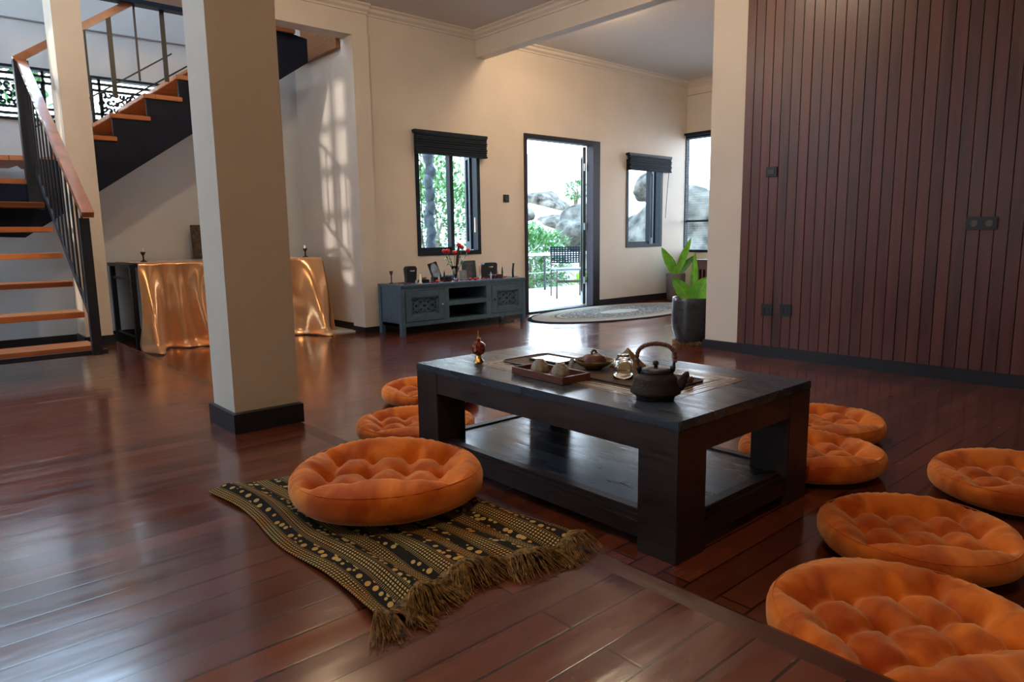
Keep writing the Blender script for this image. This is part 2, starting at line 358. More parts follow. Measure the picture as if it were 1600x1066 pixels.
# cladding colour: every board its own tone, upright grain
def clad_mat():
    m, n, l, b = newmat('red_brown_board_cladding')
    tc = n.new('ShaderNodeTexCoord'); sp = n.new('ShaderNodeSeparateXYZ'); l.new(tc.outputs['Object'], sp.inputs[0])
    a = n.new('ShaderNodeMath'); a.operation = 'SUBTRACT'; a.inputs[0].default_value = 2.838; l.new(sp.outputs[1], a.inputs[1])
    d = n.new('ShaderNodeMath'); d.operation = 'DIVIDE'; d.inputs[1].default_value = .0715; l.new(a.outputs[0], d.inputs[0])
    f = n.new('ShaderNodeMath'); f.operation = 'FLOOR'; l.new(d.outputs[0], f.inputs[0])
    w = n.new('ShaderNodeTexWhiteNoise'); w.noise_dimensions = '1D'; l.new(f.outputs[0], w.inputs['W'])
    mp = n.new('ShaderNodeMapping'); mp.inputs['Scale'].default_value = (14, 14, 1.1); l.new(tc.outputs['Object'], mp.inputs[0])
    t = n.new('ShaderNodeTexNoise'); t.inputs['Scale'].default_value = 1.5; t.inputs['Detail'].default_value = 6; l.new(mp.outputs[0], t.inputs['Vector'])
    mx = n.new('ShaderNodeMix'); mx.inputs[0].default_value = .22; l.new(t.outputs[0], mx.inputs[2]); l.new(w.outputs[0], mx.inputs[3])
    r = n.new('ShaderNodeValToRGB'); r.color_ramp.elements[0].position = .2; r.color_ramp.elements[1].position = .8
    r.color_ramp.elements[0].color = (.040, .012, .012, 1); r.color_ramp.elements[1].color = (.14, .042, .031, 1)
    l.new(mx.outputs[0], r.inputs[0]); l.new(r.outputs[0], b.inputs['Base Color'])
    mr = n.new('ShaderNodeMapRange'); mr.inputs[3].default_value = .28; mr.inputs[4].default_value = .48; l.new(t.outputs[0], mr.inputs[0]); l.new(mr.outputs[0], b.inputs['Roughness'])
    return m
clo.data.materials[0] = clad_mat()

# ------------------------------------------------------------------ windows and doors
def frame_rect(b, x0, x1, z0, z1, y0, y1, w):
    b.box(x0, x0+w, y0, y1, z0, z1).box(x1-w, x1, y0, y1, z0, z1).box(x0+w, x1-w, y0, y1, z0, z0+w).box(x0+w, x1-w, y0, y1, z1-w, z1)
    return b
# window_1: fixed light left, casement opened outwards right
w = B(); frame_rect(w, 4.06, 4.905, .74, 1.93, YW-.01, YW+.075, .045); w.box(4.50, 4.545, YW+.0, YW+.07, .785, 1.885); w.box(4.105, 4.50, YW+.02, YW+.06, .785, .825)
w1 = struct('window_1', w, m_frame)
B().box(4.105, 4.50, YW+.035, YW+.041, .825, 1.885).build('pane', m_glass, w1)
def sash(parent, hinge, ang, wd, z0, z1, fw_=.055):
    R = T(*hinge, 0) @ rotz(ang)
    s = B(); 
    for q in ((0, fw_, z0, z1), (wd-fw_, wd, z0, z1), (fw_, wd-fw_, z0, z0+fw_), (fw_, wd-fw_, z1-fw_, z1)):
        s.box(q[0], q[1], -.02, .02, q[2], q[3], mat=R)
    so = s.build('sash', m_frame, parent); B().box(fw_, wd-fw_, -.003, .003, z0+fw_, z1-fw_, mat=R).build('pane', m_glass, so)
    return so, R
s1, R1 = sash(w1, (4.862, YW+.09), math.radians(62), .33, .79, 1.88, .09)
B().box(4.81, 4.835, YW-.03, YW-.01, .98, 1.14, bev=.004).build('handle', m_silver, w1)
# window_2
w = B(); frame_rect(w, 7.44, 8.24, .755, 1.93, YW-.01, YW+.075, .045); w.box(7.96, 8.0, YW, YW+.07, .80, 1.885); w.box(7.485, 7.96, YW+.02, YW+.06, .80, .835)
w2 = struct('window_2', w, m_frame)
B().box(7.485, 7.96, YW+.035, YW+.041, .835, 1.885).build('pane', m_glass, w2)
sash(w2, (8.195, YW+.09), math.radians(46), .3, .80, 1.88, .08)
# window_3 in the annex side wall
w = B()
for (a, b_, c, d) in ((W3[0], W3[0]+.05, .66, 2.34), (W3[1]-.075, W3[1], .66, 2.34), (5.2, 5.26, .70, 2.30), (W3[0], W3[1], .66, .70), (W3[0], W3[1], 2.29, 2.34)):
    w.box(XA-.012, XA+.07, a, b_, c, d)
w.box(XA+.02, XA+.05, W3[0]+.05, W3[1]-.075, 1.10, 1.13)
w3 = struct('window_3', w, m_frame)
B().box(XA+.03, XA+.036, W3[0]+.05, W3[1]-.075, .70, 2.29).build('pane', m_glass, w3)
# carved ventilation windows above the stair
def carved(name, x0, x1, z0, z1, x_scroll):
    f = B(); frame_rect(f, x0, x1, z0, z1, YD-.02, YD+.08, .022)
    t = .020
    for a in (x0+.085, x1-.085): f.box(a-t/2, a+t/2, YD+.02, YD+.05, z0, z1)
    for c in (z0+.06, z1-.06, z0+.115, z1-.115): f.box(x0, x1, YD+.02, YD+.05, c-t/2, c+t/2)
    o = struct(name, f, m_frame)
    c = B(); rnd = random.Random(len(name)+int(x0*10))
    a0, a1, c0, c1 = x0+.11, x1-.11, z0+.12, z1-.12
    c.box(a0-.02, a0-.005, YD+.02, YD+.045, c0, c1).box(a1+.005, a1+.02, YD+.02, YD+.045, c0, c1)
    x = a0
    while x < a1:       # scrolls and leaves, densely packed
        for zz in (c0+.035, (c0+c1)/2, c1-.035):
            r0 = rnd.uniform(.022, .036); ph = rnd.uniform(0, 6); cx = x+rnd.uniform(-.01, .01); cz = zz+rnd.uniform(-.008, .008); sg = rnd.choice((-1, 1))
            c.tube([(cx+math.cos(ph+sg*q*.55)*r0*(1-q/13), YD+.035, cz+math.sin(ph+sg*q*.55)*r0*(1-q/13)) for q in range(11)], .0098, 5)
            c.sphere((cx+rnd.uniform(-.03, .03), YD+.035, cz+rnd.uniform(-.02, .02)), .017, 1, (1, .5, .8))
        x += .052
    c.build('carved_panel', m_frame, o)
    return o
carved('window_4', DW1[0], DW1[1], DW1[2], DW1[3], 0); carved('window_5', DW2[0], DW2[1], DW2[2], DW2[3], 0)
# window_6 (upper stairwell), window_7 (left glazing), window_8 (glazing behind), window_8
def grid_window(name, axis, fixed, a0, a1, z0, z1, na, nz, t=.05, m=m_frame):
    b = B()
    for i in range(na+1):
        a = a0+(a1-a0-t)*i/na
        if axis == 'Y': b.box(a, a+t, fixed, fixed+.06, z0, z1)
        else: b.box(fixed, fixed+.06, a, a+t, z0, z1)
    for j in range(nz+1):
        z = z0+(z1-z0-t)*j/nz
        if axis == 'Y': b.box(a0, a1, fixed, fixed+.06, z, z+t)
        else: b.box(fixed, fixed+.06, a0, a1, z, z+t)
    return struct(name, b, m)
grid_window('window_6', 'Y', YD+.03, *UPW, 4, 1); grid_window('window_7', 'X', XL-.1, *LW, 3, 5, .10); grid_window('window_9', 'X', XL-.1, 5.0, 7.0, 3.5, 5.2, 2, 1)
# door_1: wide frame, leaf opened outwards
d = B(); d.box(5.575, 5.615, YW-.02, YW+.14, 0, 2.11).box(6.76, 6.89, YW-.02, YW+.10, 0, 2.11).box(5.615, 6.76, YW-.02, YW+.10, 2.055, 2.11)
d1 = struct('door_1', d, M('purple_black_door_frame', (.016, .013, .022), .5, spec=.3))
B().box(5.60, 6.78, YW-.02, YW+.14, .0, .022).build('threshold', m_base, d1)
LR = T(6.745, YW+.12, 0) @ rotz(math.radians(46))
lf = B()
for q in ((0, .09, .03, 2.05), (.47, .56, .03, 2.05), (.09, .47, .03, .17), (.09, .47, 1.95, 2.05)): lf.box(q[0], q[1], -.02, .02, q[2], q[3], mat=LR)
leaf = lf.build('leaf', M('green_black_door_leaf', (.02, .03, .03), .3), d1)
B().box(.09, .47, -.003, .003, .17, 1.95, mat=LR).build('pane', m_glass, leaf)
for z in (.3, 1.0, 1.75): B().lathe([(0, 0), (.012, 0), (.012, .09), (0, .09)], (6.738, YW+.11, z), 10).build('hinge', m_silver, d1)

# ------------------------------------------------------------------ blinds, switches, sockets
def blind(x0, x1, z0, z1, label, cord_side, wand):
    t = thing('rolled_blind', label, 'blind', ((x0+x1)/2, YW-.04, z1)); hw = (x1-x0)/2; h = z1-z0
    B().box(-hw, hw, -.03, .035, -.03, 0, bev=.003).build('head_rail', m_frame, t)
    b = B(); n = 9
    for k in range(n):
        z = -.03-(h-.03)*k/n; o = .006*math.sin(k*2.1)
        b.box(-hw+.012, hw-.012, -.034+o, .02, z-(h-.03)/n*.86, z, bev=.004)
    b.build('gathered_slats', m_blind, t)
    B().tube([(cord_side*(hw-.06), -.03, -h*.4), (cord_side*(hw-.07), .0, -h-.3), (cord_side*(hw-.075), .015, wand)], .004, 6).build('cord', m_frame, t)
    return t
blind(4.03, 4.98, 1.775, 2.015, 'dark slatted blind rolled up above the window over the cabinet', -1, -1.15)
blind(7.42, 8.37, 1.785, 2.01, 'dark blind rolled up above the small window right of the door', 1, -.85)
t = thing('venetian_blind', 'thin slatted blind hanging in the tall window past the white pillar', 'blind', (XA-.035, 5.27, 2.34))
B().box(-.02, .02, -.86, .86, 0, .03).build('head_rail', m_frame, t)
b = B()
for k in range(48): b.box(-.010, .010, -.84, .84, -.012-.0335*k-.0008, -.012-.0335*k)
b.build('slats', M('grey_thin_slat', (.25, .28, .3), .5), t)['kind'] = 'stuff'
def plate(name, label, cat, loc, sz, face, detail):
    """wall plate; face 'Y' looks to -Y, 'X' looks to -X"""
    t = thing(name, label, cat, loc); w_, h_ = sz
    R = Matrix.Identity(4) if face == 'Y' else rotz(-PI/2)
    B().box(-w_/2, w_/2, -.010, 0, -h_/2, h_/2, bev=.002, mat=R).build('cover_plate', m_base, t)
    if detail == 'rocker': B().box(-w_*.3, w_*.3, -.015, -.009, -h_*.22, h_*.22, bev=.001, mat=R).build('rocker', M('dark_grey_plastic', (.035, .035, .04), .35), t)
    for dx in ([0] if detail == 'socket' else [-w_*.24, w_*.24] if detail == 'double' else []):
        X_ = Matrix.Translation((0, 0, 0)) @ R @ T(dx, -.0095, 0) @ Matrix.Rotation(PI/2, 4, 'X')
        B().lathe([(0, .001), (.017, .001), (.018, .004), (.021, .004), (.021, 0)], n=20, mat=X_).build('socket_well', m_black if detail == 'socket' else M('grey_socket_face', (.10, .085, .08), .4), t)
    return t
plate('light_switch', 'black switch plate on the cream wall left of the open door', 'switch', (5.29, YW, 1.36), (.085, .085), 'Y', 'rocker')
plate('light_switch', 'dark thermostat-like switch high on the wooden board wall', 'switch', (XW-.024, 2.60, 1.37), (.085, .07), 'X', 'rocker')
plate('power_socket', 'black socket low on the board wall, nearer the cream pillar', 'socket', (XW-.024, 2.592, .357), (.088, .088), 'X', 'socket')
plate('power_socket', 'black socket low on the board wall, farther from the cream pillar', 'socket', (XW-.024, 2.444, .363), (.088, .088), 'X', 'socket')
plate('power_socket', 'dark double socket at mid height on the wooden board wall', 'socket', (XW-.024, 1.257, .968), (.16, .075), 'X', 'double')

# ------------------------------------------------------------------ staircase
st = thing('staircase', 'open staircase with orange wooden treads and black steel balustrade', 'staircase', (.856, 4.78, S)); O = Vector((.856, 4.78, S))
def sb(b, name, m, par=st, smooth=False):
    bmesh.ops.translate(b.bm, verts=b.bm.verts[:], vec=-O); return b.build(name, m, par, smooth)
ys = [4.782, 5.06, 5.34, 5.61, 5.88, 6.14]; zs = [.311+.183*k for k in range(7)]
for k, y_ in enumerate(ys):
    sb(B().box(-.45, .848, y_, y_+.27, zs[k]-.036, zs[k], bev=.004), 'tread', m_tread)
# winders round the newel
zl = zs[6]
sb(B().prism([(-.45, 6.42, zl-.036), (.83, 6.42, zl-.036), (.83, 6.50, zl-.036), (-.45, 6.95, zl-.036)], (0, 0, .036)), 'tread', m_tread)
zl += .183
sb(B().prism([(.80, 6.50, zl-.036), (.86, 6.44, zl-.036), (.78, 7.28, zl-.036), (-.2, 7.28, zl-.036), (-.3, 7.0, zl-.036)], (0, 0, .036)), 'tread', m_tread)
sb(B().prism([(.79, 6.90, zl-.037), (.99, 6.40, zl-.037), (1.25, 6.40, zl-.037), (1.25, 7.28, zl-.037), (.87, 7.28, zl-.037)], (0, 0, .036)), 'tread', m_tread)
for k in range(7):
    xr = 1.426+.262*k; z = 1.768+.182*k
    sb(B().box(xr-.30, xr, 6.385, 7.27, z-.036, z, bev=.004), 'tread', m_tread)
# stringers
m_string = M('dark_blue_steel_stringer', (.005, .009, .022), .55, spec=.2, noise_s=6, noise_a=.4)
def zb(x): return 1.328+.683*(x-1.264)
pts = [(.52, .98), (.74, .972), (2.72, zb(2.72)), (3.117, 2.588), (3.117, 2.80)]
for k in range(6, -1, -1):
    xr = 1.426+.262*k; z = 1.768+.182*k-.038
    pts += [(min(xr, 3.1)-.02, z), (xr-.282, z)]
pts += [(1.10, 1.60), (1.10, 1.56), (.84, 1.56), (.84, 1.37), (.52, 1.37)]
# clean duplicates going back down
sb(B().prism([(x, 6.405, z) for x, z in pts], (0, .022, 0)), 'stringer', m_string)
sb(B().prism([(1.1, 7.285, 1.22), (3.1, 7.285, 2.6), (3.1, 7.285, 2.95), (1.1, 7.285, 1.78)], (0, .02, 0)), 'wall_stringer', m_brownwood)
for x_ in (-.02,):   # centre spine under the first flight
    sb(B().prism([(x_, 4.80, S), (x_, 4.98, S), (x_, 6.50, 1.12), (x_, 6.50, 1.36), (x_, 6.15, 1.18), (x_, 4.80, .27)], (.09, 0, 0)), 'spine', m_string)
    for k, y_ in enumerate(ys): sb(B().box(x_-.12, x_+.2, y_+.02, y_+.24, zs[k]-.05, zs[k]-.036), 'tread_bracket', m_string)
sb(B().box(3.345, 3.385, 6.27, 7.02, 2.735, 3.09), 'landing_side_board', m_brownwood)
# lower steel loop, posts and rails
sb(B().box(-.45, .856+.035, 4.715, 4.745, .262, .29), 'foot_bar', m_black)
sb(B().box(.808, .860, 4.69, 4.735, .262, 1.07), 'newel_post', m_black)
sb(B().box(.790, .885, 6.39, 6.47, 1.18, 2.27), 'newel_post', m_black)
sb(B().bar((.838, 4.60, 1.085), (.842, 6.46, 2.30), .062, .034), 'handrail', m_rail)
sb(B().bar((.80, 6.40, 2.262), (3.0, 6.40, 2.262+2.2*.688), .05, .05), 'handrail', m_rail)
def railz(y): return 1.06+(y-4.595)*(1.218/1.835)
for k in range(12):
    y_ = 4.86+k*.132; sb(B().box(.848, .858, y_, y_+.024, railz(y_)-.79, railz(y_)), 'baluster', m_black)
sb(B().bar((.853, 4.70, railz(4.70)-.79), (.853, 6.43, railz(6.43)-.79), .012, .045), 'lower_rail', m_black)
for k, x_ in enumerate((1.085, 1.27, 1.445, 1.635, 1.842, 2.03, 2.22, 2.42, 2.62, 2.82)):
    zt = 2.25+(x_-.80)*.688; h = .42 if x_ < 1.6 else .62 if k % 2 == 0 else .60
    wd = .014 if k % 2 == 1 else .034
    if x_ < 1.5: h = .62
    sb(B().box(x_-wd/2, x_+wd/2, 6.388, 6.402, zt-h-.10*(k == 4), zt), 'baluster', m_black)
sb(B().bar((.86, 6.41, 1.78), (1.9, 6.41, 1.78+.70), .012, .012), 'lower_rail', m_black)
sb(B().bar((1.55, 7.0, 2.10), (3.0, 7.0, 3.06), .012, .014), 'lower_rail', m_black)

# ------------------------------------------------------------------ satin covered table in the recess
t = thing('trestle_table', 'black framed table under the orange satin cloth below the stairs', 'table', (2.33, 6.88, 0))
B().box(-.89, .80, -.40, .40, .715, .742).build('tabletop', m_black, t)
for sx in (-.86, .77):
    for sy in (-.36, .36): B().box(sx-.02, sx+.02, sy-.02, sy+.02, 0, .715).build('leg', m_black, t)
for z in (.10, .60): B().box(-.865, -.855, -.34, .34, z, z+.02).build('brace', m_black, t)
def satin_cloth():
    """cloth over the top, falling in folds to the floor at the front"""
    b = B(); bm = b.bm; NU, NV = 150, 46
    x0, x1 = 1.50, 3.16; yf = 6.445; yb = 7.27; zt = .750
    g = []
    for i in range(NU+1):
        u = i/NU; x = x0+(x1-x0)*u; col = []
        ns = noise.noise(Vector((x*2.3, .3, 7)))
        for j in range(NV+1):
            v = j/NV
            if v < .3:
                y = yb+(yf-yb)*(v/.3); z = zt+.004*noise.noise(Vector((x*4, y*4, 0))); xx = x
            else:
                q = (v-.3)/.7; z = zt*(1-q)+.006
                # folds deepen downwards, gathered near both ends
                f = .025*math.sin(x*13+2.2*ns)+.018*math.sin(x*29+3*noise.noise(Vector((x*3, q*1.5, 2))))
                e0 = math.exp(-((x-x0-.10)/.07)**2); e1 = math.exp(-((x-x1+.16)/.10)**2)
                f += .10*e0*math.sin(q*1.5)+.11*e1+.035*math.exp(-((x-2.02+.05*math.sin(q*4))/.05)**2)+.03*math.exp(-((x-1.82)/.06)**2)
                y = yf-.018*q-abs(q)**.8*f*1.7-.012*noise.noise(Vector((x*6, q*5, 1)))*q
                sway = (x-(x0+x1)/2)/((x1-x0)/2)
                xx = x+.06*q*sway*(1 if sway > 0 else .6)+.02*q*math.sin(q*5+x*4)
                if q > .93: y -= (q-.93)*.9*(1+.6*math.sin(x*17)); z = max(.004+.010*abs(math.sin(x*21)), z)
            col.append(bm.verts.new((xx-2.33, y-6.88, z)))
        g.append(col)
    for i in range(NU):
        for j in range(NV): bm.faces.new([g[i][j], g[i+1][j], g[i+1][j+1], g[i][j+1]])
    # cloth falling over the right end
    h = []
    for j in range(25):
        y = yb+(yf-yb)*j/24; col = [g[NU][min(int(j/24*NV*.3), int(NV*.3))]]
        for k in range(1, 21):
            q = k/20; col.append(bm.verts.new((x1+.012+.085*q+.03*q*math.sin(y*14+q)-2.33, y-(.05*q if j == 24 else 0)+.02*q*math.sin(q*3)-6.88, zt*(1-q)+.006)))
        h.append(col)
    for j in range(24):
        for k in range(20): 
            try: bm.faces.new([h[j][k], h[j+1][k], h[j+1][k+1], h[j][k+1]])
            except ValueError: pass
    o = b.build('satin_tablecloth', m_satin, None, True)
    md = o.modifiers.new('thick', 'SOLIDIFY'); md.thickness = .002
    o.location = (2.33, 6.88, 0); return o
tag(satin_cloth(), 'shiny orange satin cloth draped over the long table below the stairs', 'tablecloth')
def candlestick(loc, label, h=.10, candle=.035, m=m_iron, k=1.0):
    t = thing('candlestick', label, 'candlestick', loc)
    B().lathe([(0, 0), (.027*k, 0), (.027*k, .006), (.010*k, .012), (.006*k, .03), (.008*k, h*.45), (.006*k, h*.6), (.018*k, h*.85), (.022*k, h), (.016*k, h), (.010*k, h*.9), (0, h*.9)], n=20).build('holder', m, t, True)
    if candle: B().lathe([(0, h*.9), (.009, h*.9), (.009, h+candle*.7), (.002, h+candle), (0, h+candle)], n=12).build('candle', m_white, t, True)
    return t
candlestick((1.60, 6.66, .755), 'dark candlestick with a white candle stub on the left end of the satin table', .085, .035)
candlestick((3.02, 6.50, .755), 'dark candlestick with a white candle stub on the right end of the satin table', .085, .035)
t = thing('carved_panel', 'dark carved relief panel propped against the wall on the satin table', 'carving', (2.25, 7.16, .757))
LP = Matrix.Rotation(math.radians(-9), 4, 'X')
B().box(-.075, .17, -.012, .012, 0, .33, bev=.003, mat=LP).build('board', M('dark_carved_wood', (.055, .035, .020), .5, noise_s=30, noise_a=.5), t)
b = B(); rnd = random.Random(5)
for i in range(46):
    cx = rnd.uniform(-.055, .15); cz = rnd.uniform(.02, .31); r = rnd.uniform(.01, .022); ph = rnd.uniform(0, 6)
    b.tube([LP @ Vector((cx+r*math.cos(ph+q*.5), -.016, cz+r*math.sin(ph+q*.5))) for q in range(8)], .0045, 5)
b.build('relief', M('worn_carved_highlights', (.16, .11, .06), .5), t)  # raised scrolls are lighter than the board

# ------------------------------------------------------------------ low cabinet
CX, CY = 4.315, 5.79
cab = thing('low_cabinet', 'long grey blue cabinet with fretwork doors under the window', 'cabinet', (CX, CY, 0))
X0, X1, Y0, Y1, ZT = 3.515-CX, 5.115-CX, 5.565-CY, 5.985-CY, .485
bd = B(); L0, L1 = X0, X1
bd.box(L0, L1, Y0-.01, Y1, ZT-.024, ZT, bev=.003)
bd.box(L0+.01, L0+.03, Y0+.02, Y1-.01, .085, ZT-.024).box(L1-.03, L1-.01, Y0+.02, Y1-.01, .085, ZT-.024)
bd.box(L0+.01, L1-.01, Y0+.02, Y1-.01, .085, .115)
bd.box(L0+.03, L1-.03, Y1-.03, Y1-.01, .115, ZT-.024)
bd.box(L0+.045, L1-.045, Y0, Y0+.03, .085, .125).box(L0+.045, L1-.045, Y0, Y0+.03, .425, ZT-.024)
for a, c in ((4.015-CX, 4.075-CX), (4.56-CX, 4.63-CX)): bd.box(a, c, Y0, Y1-.03, .125, .425)
bd.box(4.075-CX, 4.56-CX, Y0, Y1-.03, .255, .30)
bd.build('body', m_cabinet, cab)
for x_ in (L0, L1-.045):
    for y_ in (Y0, Y1-.05): B().box(x_, x_+.045, y_, y_+.045, 0, ZT-.026, bev=.002).build('leg', m_cabinet, cab)
B().box(4.076-CX, 4.559-CX, Y1-.05, Y1-.031, .126, .425).build('back_lining', m_darkin, cab)
def cab_door(x0, x1, knob_right):
    z0, z1 = .128, .422; m_ = .062
    f = B()
    for q in ((x0, x0+m_, z0, z1), (x1-m_, x1, z0, z1), (x0+m_, x1-m_, z0, z0+m_), (x0+m_, x1-m_, z1-m_, z1)): f.box(q[0], q[1], Y0-.004, Y0+.018, q[2], q[3], bev=.0015)
    d_ = f.build('door', m_cabinet, cab)
    B().box(x0+.03, x1-.03, Y0+.02, Y0+.026, z0+.03, z1-.03).build('dark_backing', m_darkin, d_)
    a0, a1, c0, c1 = x0+m_, x1-m_, z0+m_, z1-m_; cx, cz = (a0+a1)/2, (c0+c1)/2
    fr = B(); Yf = Y0+.013; hw, hh = (a1-a0)/2, (c1-c0)/2
    for sx in (-1, 1):          # border strips
        fr.box(min(cx+sx*hw, cx+sx*(hw-.022)), max(cx+sx*hw, cx+sx*(hw-.022)), Yf-.004, Yf+.004, c0, c1)
        fr.box(a0, a1, Yf-.004, Yf+.004, min(cz+sx*hh, cz+sx*(hh-.016)), max(cz+sx*hh, cz+sx*(hh-.016)))
    def petal(px, pz, ang, L, w_):
        pts = [(px+math.cos(ang)*L/2*math.cos(q)-math.sin(ang)*w_/2*math.sin(q), Yf, pz+math.sin(ang)*L/2*math.cos(q)+math.cos(ang)*w_/2*math.sin(q)) for q in [2*PI*k/14 for k in range(15)]]
        fr.tube(pts, .0042, 5, cap=False)
    for k in range(10):
        a = 2*PI*k/10+.3; petal(cx+.055*math.cos(a)*1.25, cz+.050*math.sin(a)*.8, a, .062, .024)
    for ring in ((.028, 8), (.105, 14)):
        for k in range(ring[1]):
            a = 2*PI*k/ring[1]; petal(cx+ring[0]*1.15*math.cos(a), cz+min(ring[0], .062)*math.sin(a), a+PI/2, .036, .016)
    for sx in (-1, 1):
        for sz in (-1, 1): petal(cx+sx*.10, cz+sz*.045, sx*sz*.6, .06, .022); fr.bar((cx+sx*.03, Yf, cz), (cx+sx*(hw-.01), Yf, cz+sz*.05), .006, .006); fr.bar((cx, Yf, cz+sz*.02), (cx+sx*.05, Yf, cz+sz*(hh-.01)), .006, .006)
    fr.build('fretwork', m_cabinet, d_)
    kx = x1-.028 if knob_right else x0+.028
    B().lathe([(0, .022), (.009, .020), (.011, .012), (.005, .006), (.005, 0)], n=14, mat=T(kx, Y0-.004, cz) @ Matrix.Rotation(PI/2, 4, 'X')).build('knob', m_black if not knob_right else m_silver, d_, True)
cab_door(3.565-CX, 4.012-CX, True); cab_door(4.633-CX, 5.065-CX, False)

# things on the cabinet
ZC_ = ZT
def lump(name, label, cat, loc, prof, m, n=20, group=None):
    o = B().lathe(prof, n=n).build(name, m, None, True); o.location = loc; return tag(o, label, cat, group)
def taper_candle(x, y, h, label, m=m_black, r=.010):
    t = thing('taper_candle', label, 'candle', (x, y, ZC_))
    B().lathe([(0, 0), (r*1.7, 0), (r*1.7, .008), (r, .016), (r*.95, h*.6), (r*.4, h*.95), (0, h)], n=12).build('wax_body', m, t, True)
    B().lathe([(0, h*.97), (.0012, h*.97), (.0012, h+.012), (0, h+.012)], n=6).build('wick', m_wick, t)
    return t
candlestick((3.60, 5.86, ZC_), 'thin dark candlestick at the far left end of the cabinet', .125, 0, M('red_black_metal', (.06, .03, .025), .4), .85)
taper_candle(3.615, 5.63, .105, 'short black taper near the front left corner of the cabinet')
taper_candle(3.785, 5.63, .10, 'cream pointed candle before the round black case', m_white, .013)
taper_candle(3.95, 5.66, .10, 'small dark taper left of the tilted oval picture')
taper_candle(4.095, 5.66, .11, 'thin dark taper in front of the tilted oval picture', m_frame)
taper_candle(4.865, 5.66, .125, 'straight black taper on the right half of the cabinet')
t = thing('candle', 'tall bent black candle near the right end of the cabinet', 'candle', (5.02, 5.66, ZC_))
B().tube([(0, 0, 0), (-.004, 0, .05), (0, 0, .10), (.008, 0, .15)], [.012, .012, .011, .011], 12).lathe([(0, 0), (.02, 0), (.016, .006), (0, .006)], n=14).build('wax_body', m_black, t, True)
B().lathe([(0, 0), (.018, 0), (.014, .004), (0, .004)], (.008, 0, .15), 12).build('top_rim', m_black, t, True)
t = thing('candle', 'pink pillar candle before the dark printed card', 'candle', (4.525, 5.62, ZC_))
B().lathe([(0, .08), (.009, .08), (.012, .15), (.008, .165), (0, .165)], n=12).build('wax_body', m_pink, t, True)
B().lathe([(0, 0), (.016, 0), (.016, .005), (.006, .012), (.006, .07), (.011, .08), (0, .08)], n=12).build('holder', m_silver, t, True)
def case(x, y, w_, h_, label, hole):
    t = thing('singing_bowl_case' if False else 'carry_case', label, 'case', (x, y, ZC_))
    b = B(); n = 10; pts = []
    for cx, cz, a0 in ((w_/2-.03, h_-.03, 0), (-w_/2+.03, h_-.03, PI/2)):
        for k in range(n+1): pts.append((cx+.03*math.cos(a0+PI/2*k/n), -.03, cz+.03*math.sin(a0+PI/2*k/n)))
    pts += [(-w_/2+.012, -.03, 0), (w_/2-.012, -.03, 0)]
    b.prism(pts, (0, .06, 0)); b.build('shell', m_black, t)
    B().tube([(-.025, -.035, h_-.045), (0, -.036, h_-.048), (.025, -.035, h_-.045)], .006, 8).build('grip_slot', m_silver, t, True)
    return t
case(3.81, 5.84, .12, .165, 'black round-cornered case with a silver grip behind the cream candle', 1)
case(4.82, 5.83, .19, .165, 'wider black case with a pale grip slot beside the dark printed card', 1)
# tilted oval picture
t = thing('picture_stand', 'pale blue oval picture leaning in a dark stand on the cabinet', 'picture', (4.12, 5.80, ZC_))
RP = Matrix.Rotation(math.radians(-14), 4, 'Y') @ Matrix.Rotation(math.radians(-12), 4, 'X')
B().box(-.055, .055, -.008, .008, .01, .20, bev=.003, mat=RP).build('frame', m_frame, t)
B().lathe([(0, .001), (.044, .001), (.046, 0)], n=28, squash=(1, 1.9), mat=RP @ T(0, -.0085, .105) @ Matrix.Rotation(PI/2, 4, 'X')).build('picture', m_photo, t)
B().box(-.06, .10, -.05, .05, 0, .045, bev=.004).build('base', m_black, t)
# printed card on an easel, small laptop-like card, blue box
t = thing('printed_card', 'dark upright card with small pale print on the cabinet', 'sign', (4.56, 5.84, ZC_))
RC = Matrix.Rotation(math.radians(-6), 4, 'X')
B().box(-.092, .092, -.004, .004, .0, .195, mat=RC).build('board', m_print, t)
b = B(); rnd = random.Random(2)
for k in range(11):
    w_ = rnd.uniform(.02, .05) if k != 8 else .06; z = .165-.0145*k
    for q in range(int(w_*2/.008)):
        if rnd.random() < .8: b.box(-w_+q*.008-.01*(k == 8), -w_+q*.008+.005-.01*(k == 8), -.0052, -.0045, z, z+.0035, mat=RC)
b.build('print', m_printgrey, t)
t = thing('small_card', 'grey folded card with a pale emblem right of the flower vase', 'card', (4.39, 5.72, ZC_))
B().box(-.045, .045, -.003, .003, 0, .105, mat=Matrix.Rotation(math.radians(-12), 4, 'X')).build('face', M('grey_card', (.16, .19, .23), .4), t)
B().lathe([(0, .001), (.009, .001), (.010, 0)], n=18, mat=Matrix.Rotation(math.radians(-12), 4, 'X') @ T(0, -.0035, .06) @ Matrix.Rotation(PI/2, 4, 'X')).build('emblem', m_printgrey, t)
o = B().box(-.05, .05, -.03, .03, 0, .06, bev=.003).build('box', M('mid_blue_card', (.10, .16, .28), .5)); o.location = (4.265, 5.78, ZC_); tag(o, 'small mid-blue box behind the flower vase', 'box')
o = B().box(-.022, .022, -.02, .02, 0, .055, bev=.003).build('box', m_black); o.location = (4.15, 5.66, ZC_); tag(o, 'little black box in front of the tilted picture', 'box')
o = B().box(-.05, .05, -.03, .03, 0, .035, bev=.004).build('box', m_black); o.location = (3.87, 5.70, ZC_); tag(o, 'low black box before the round-cornered case', 'box')
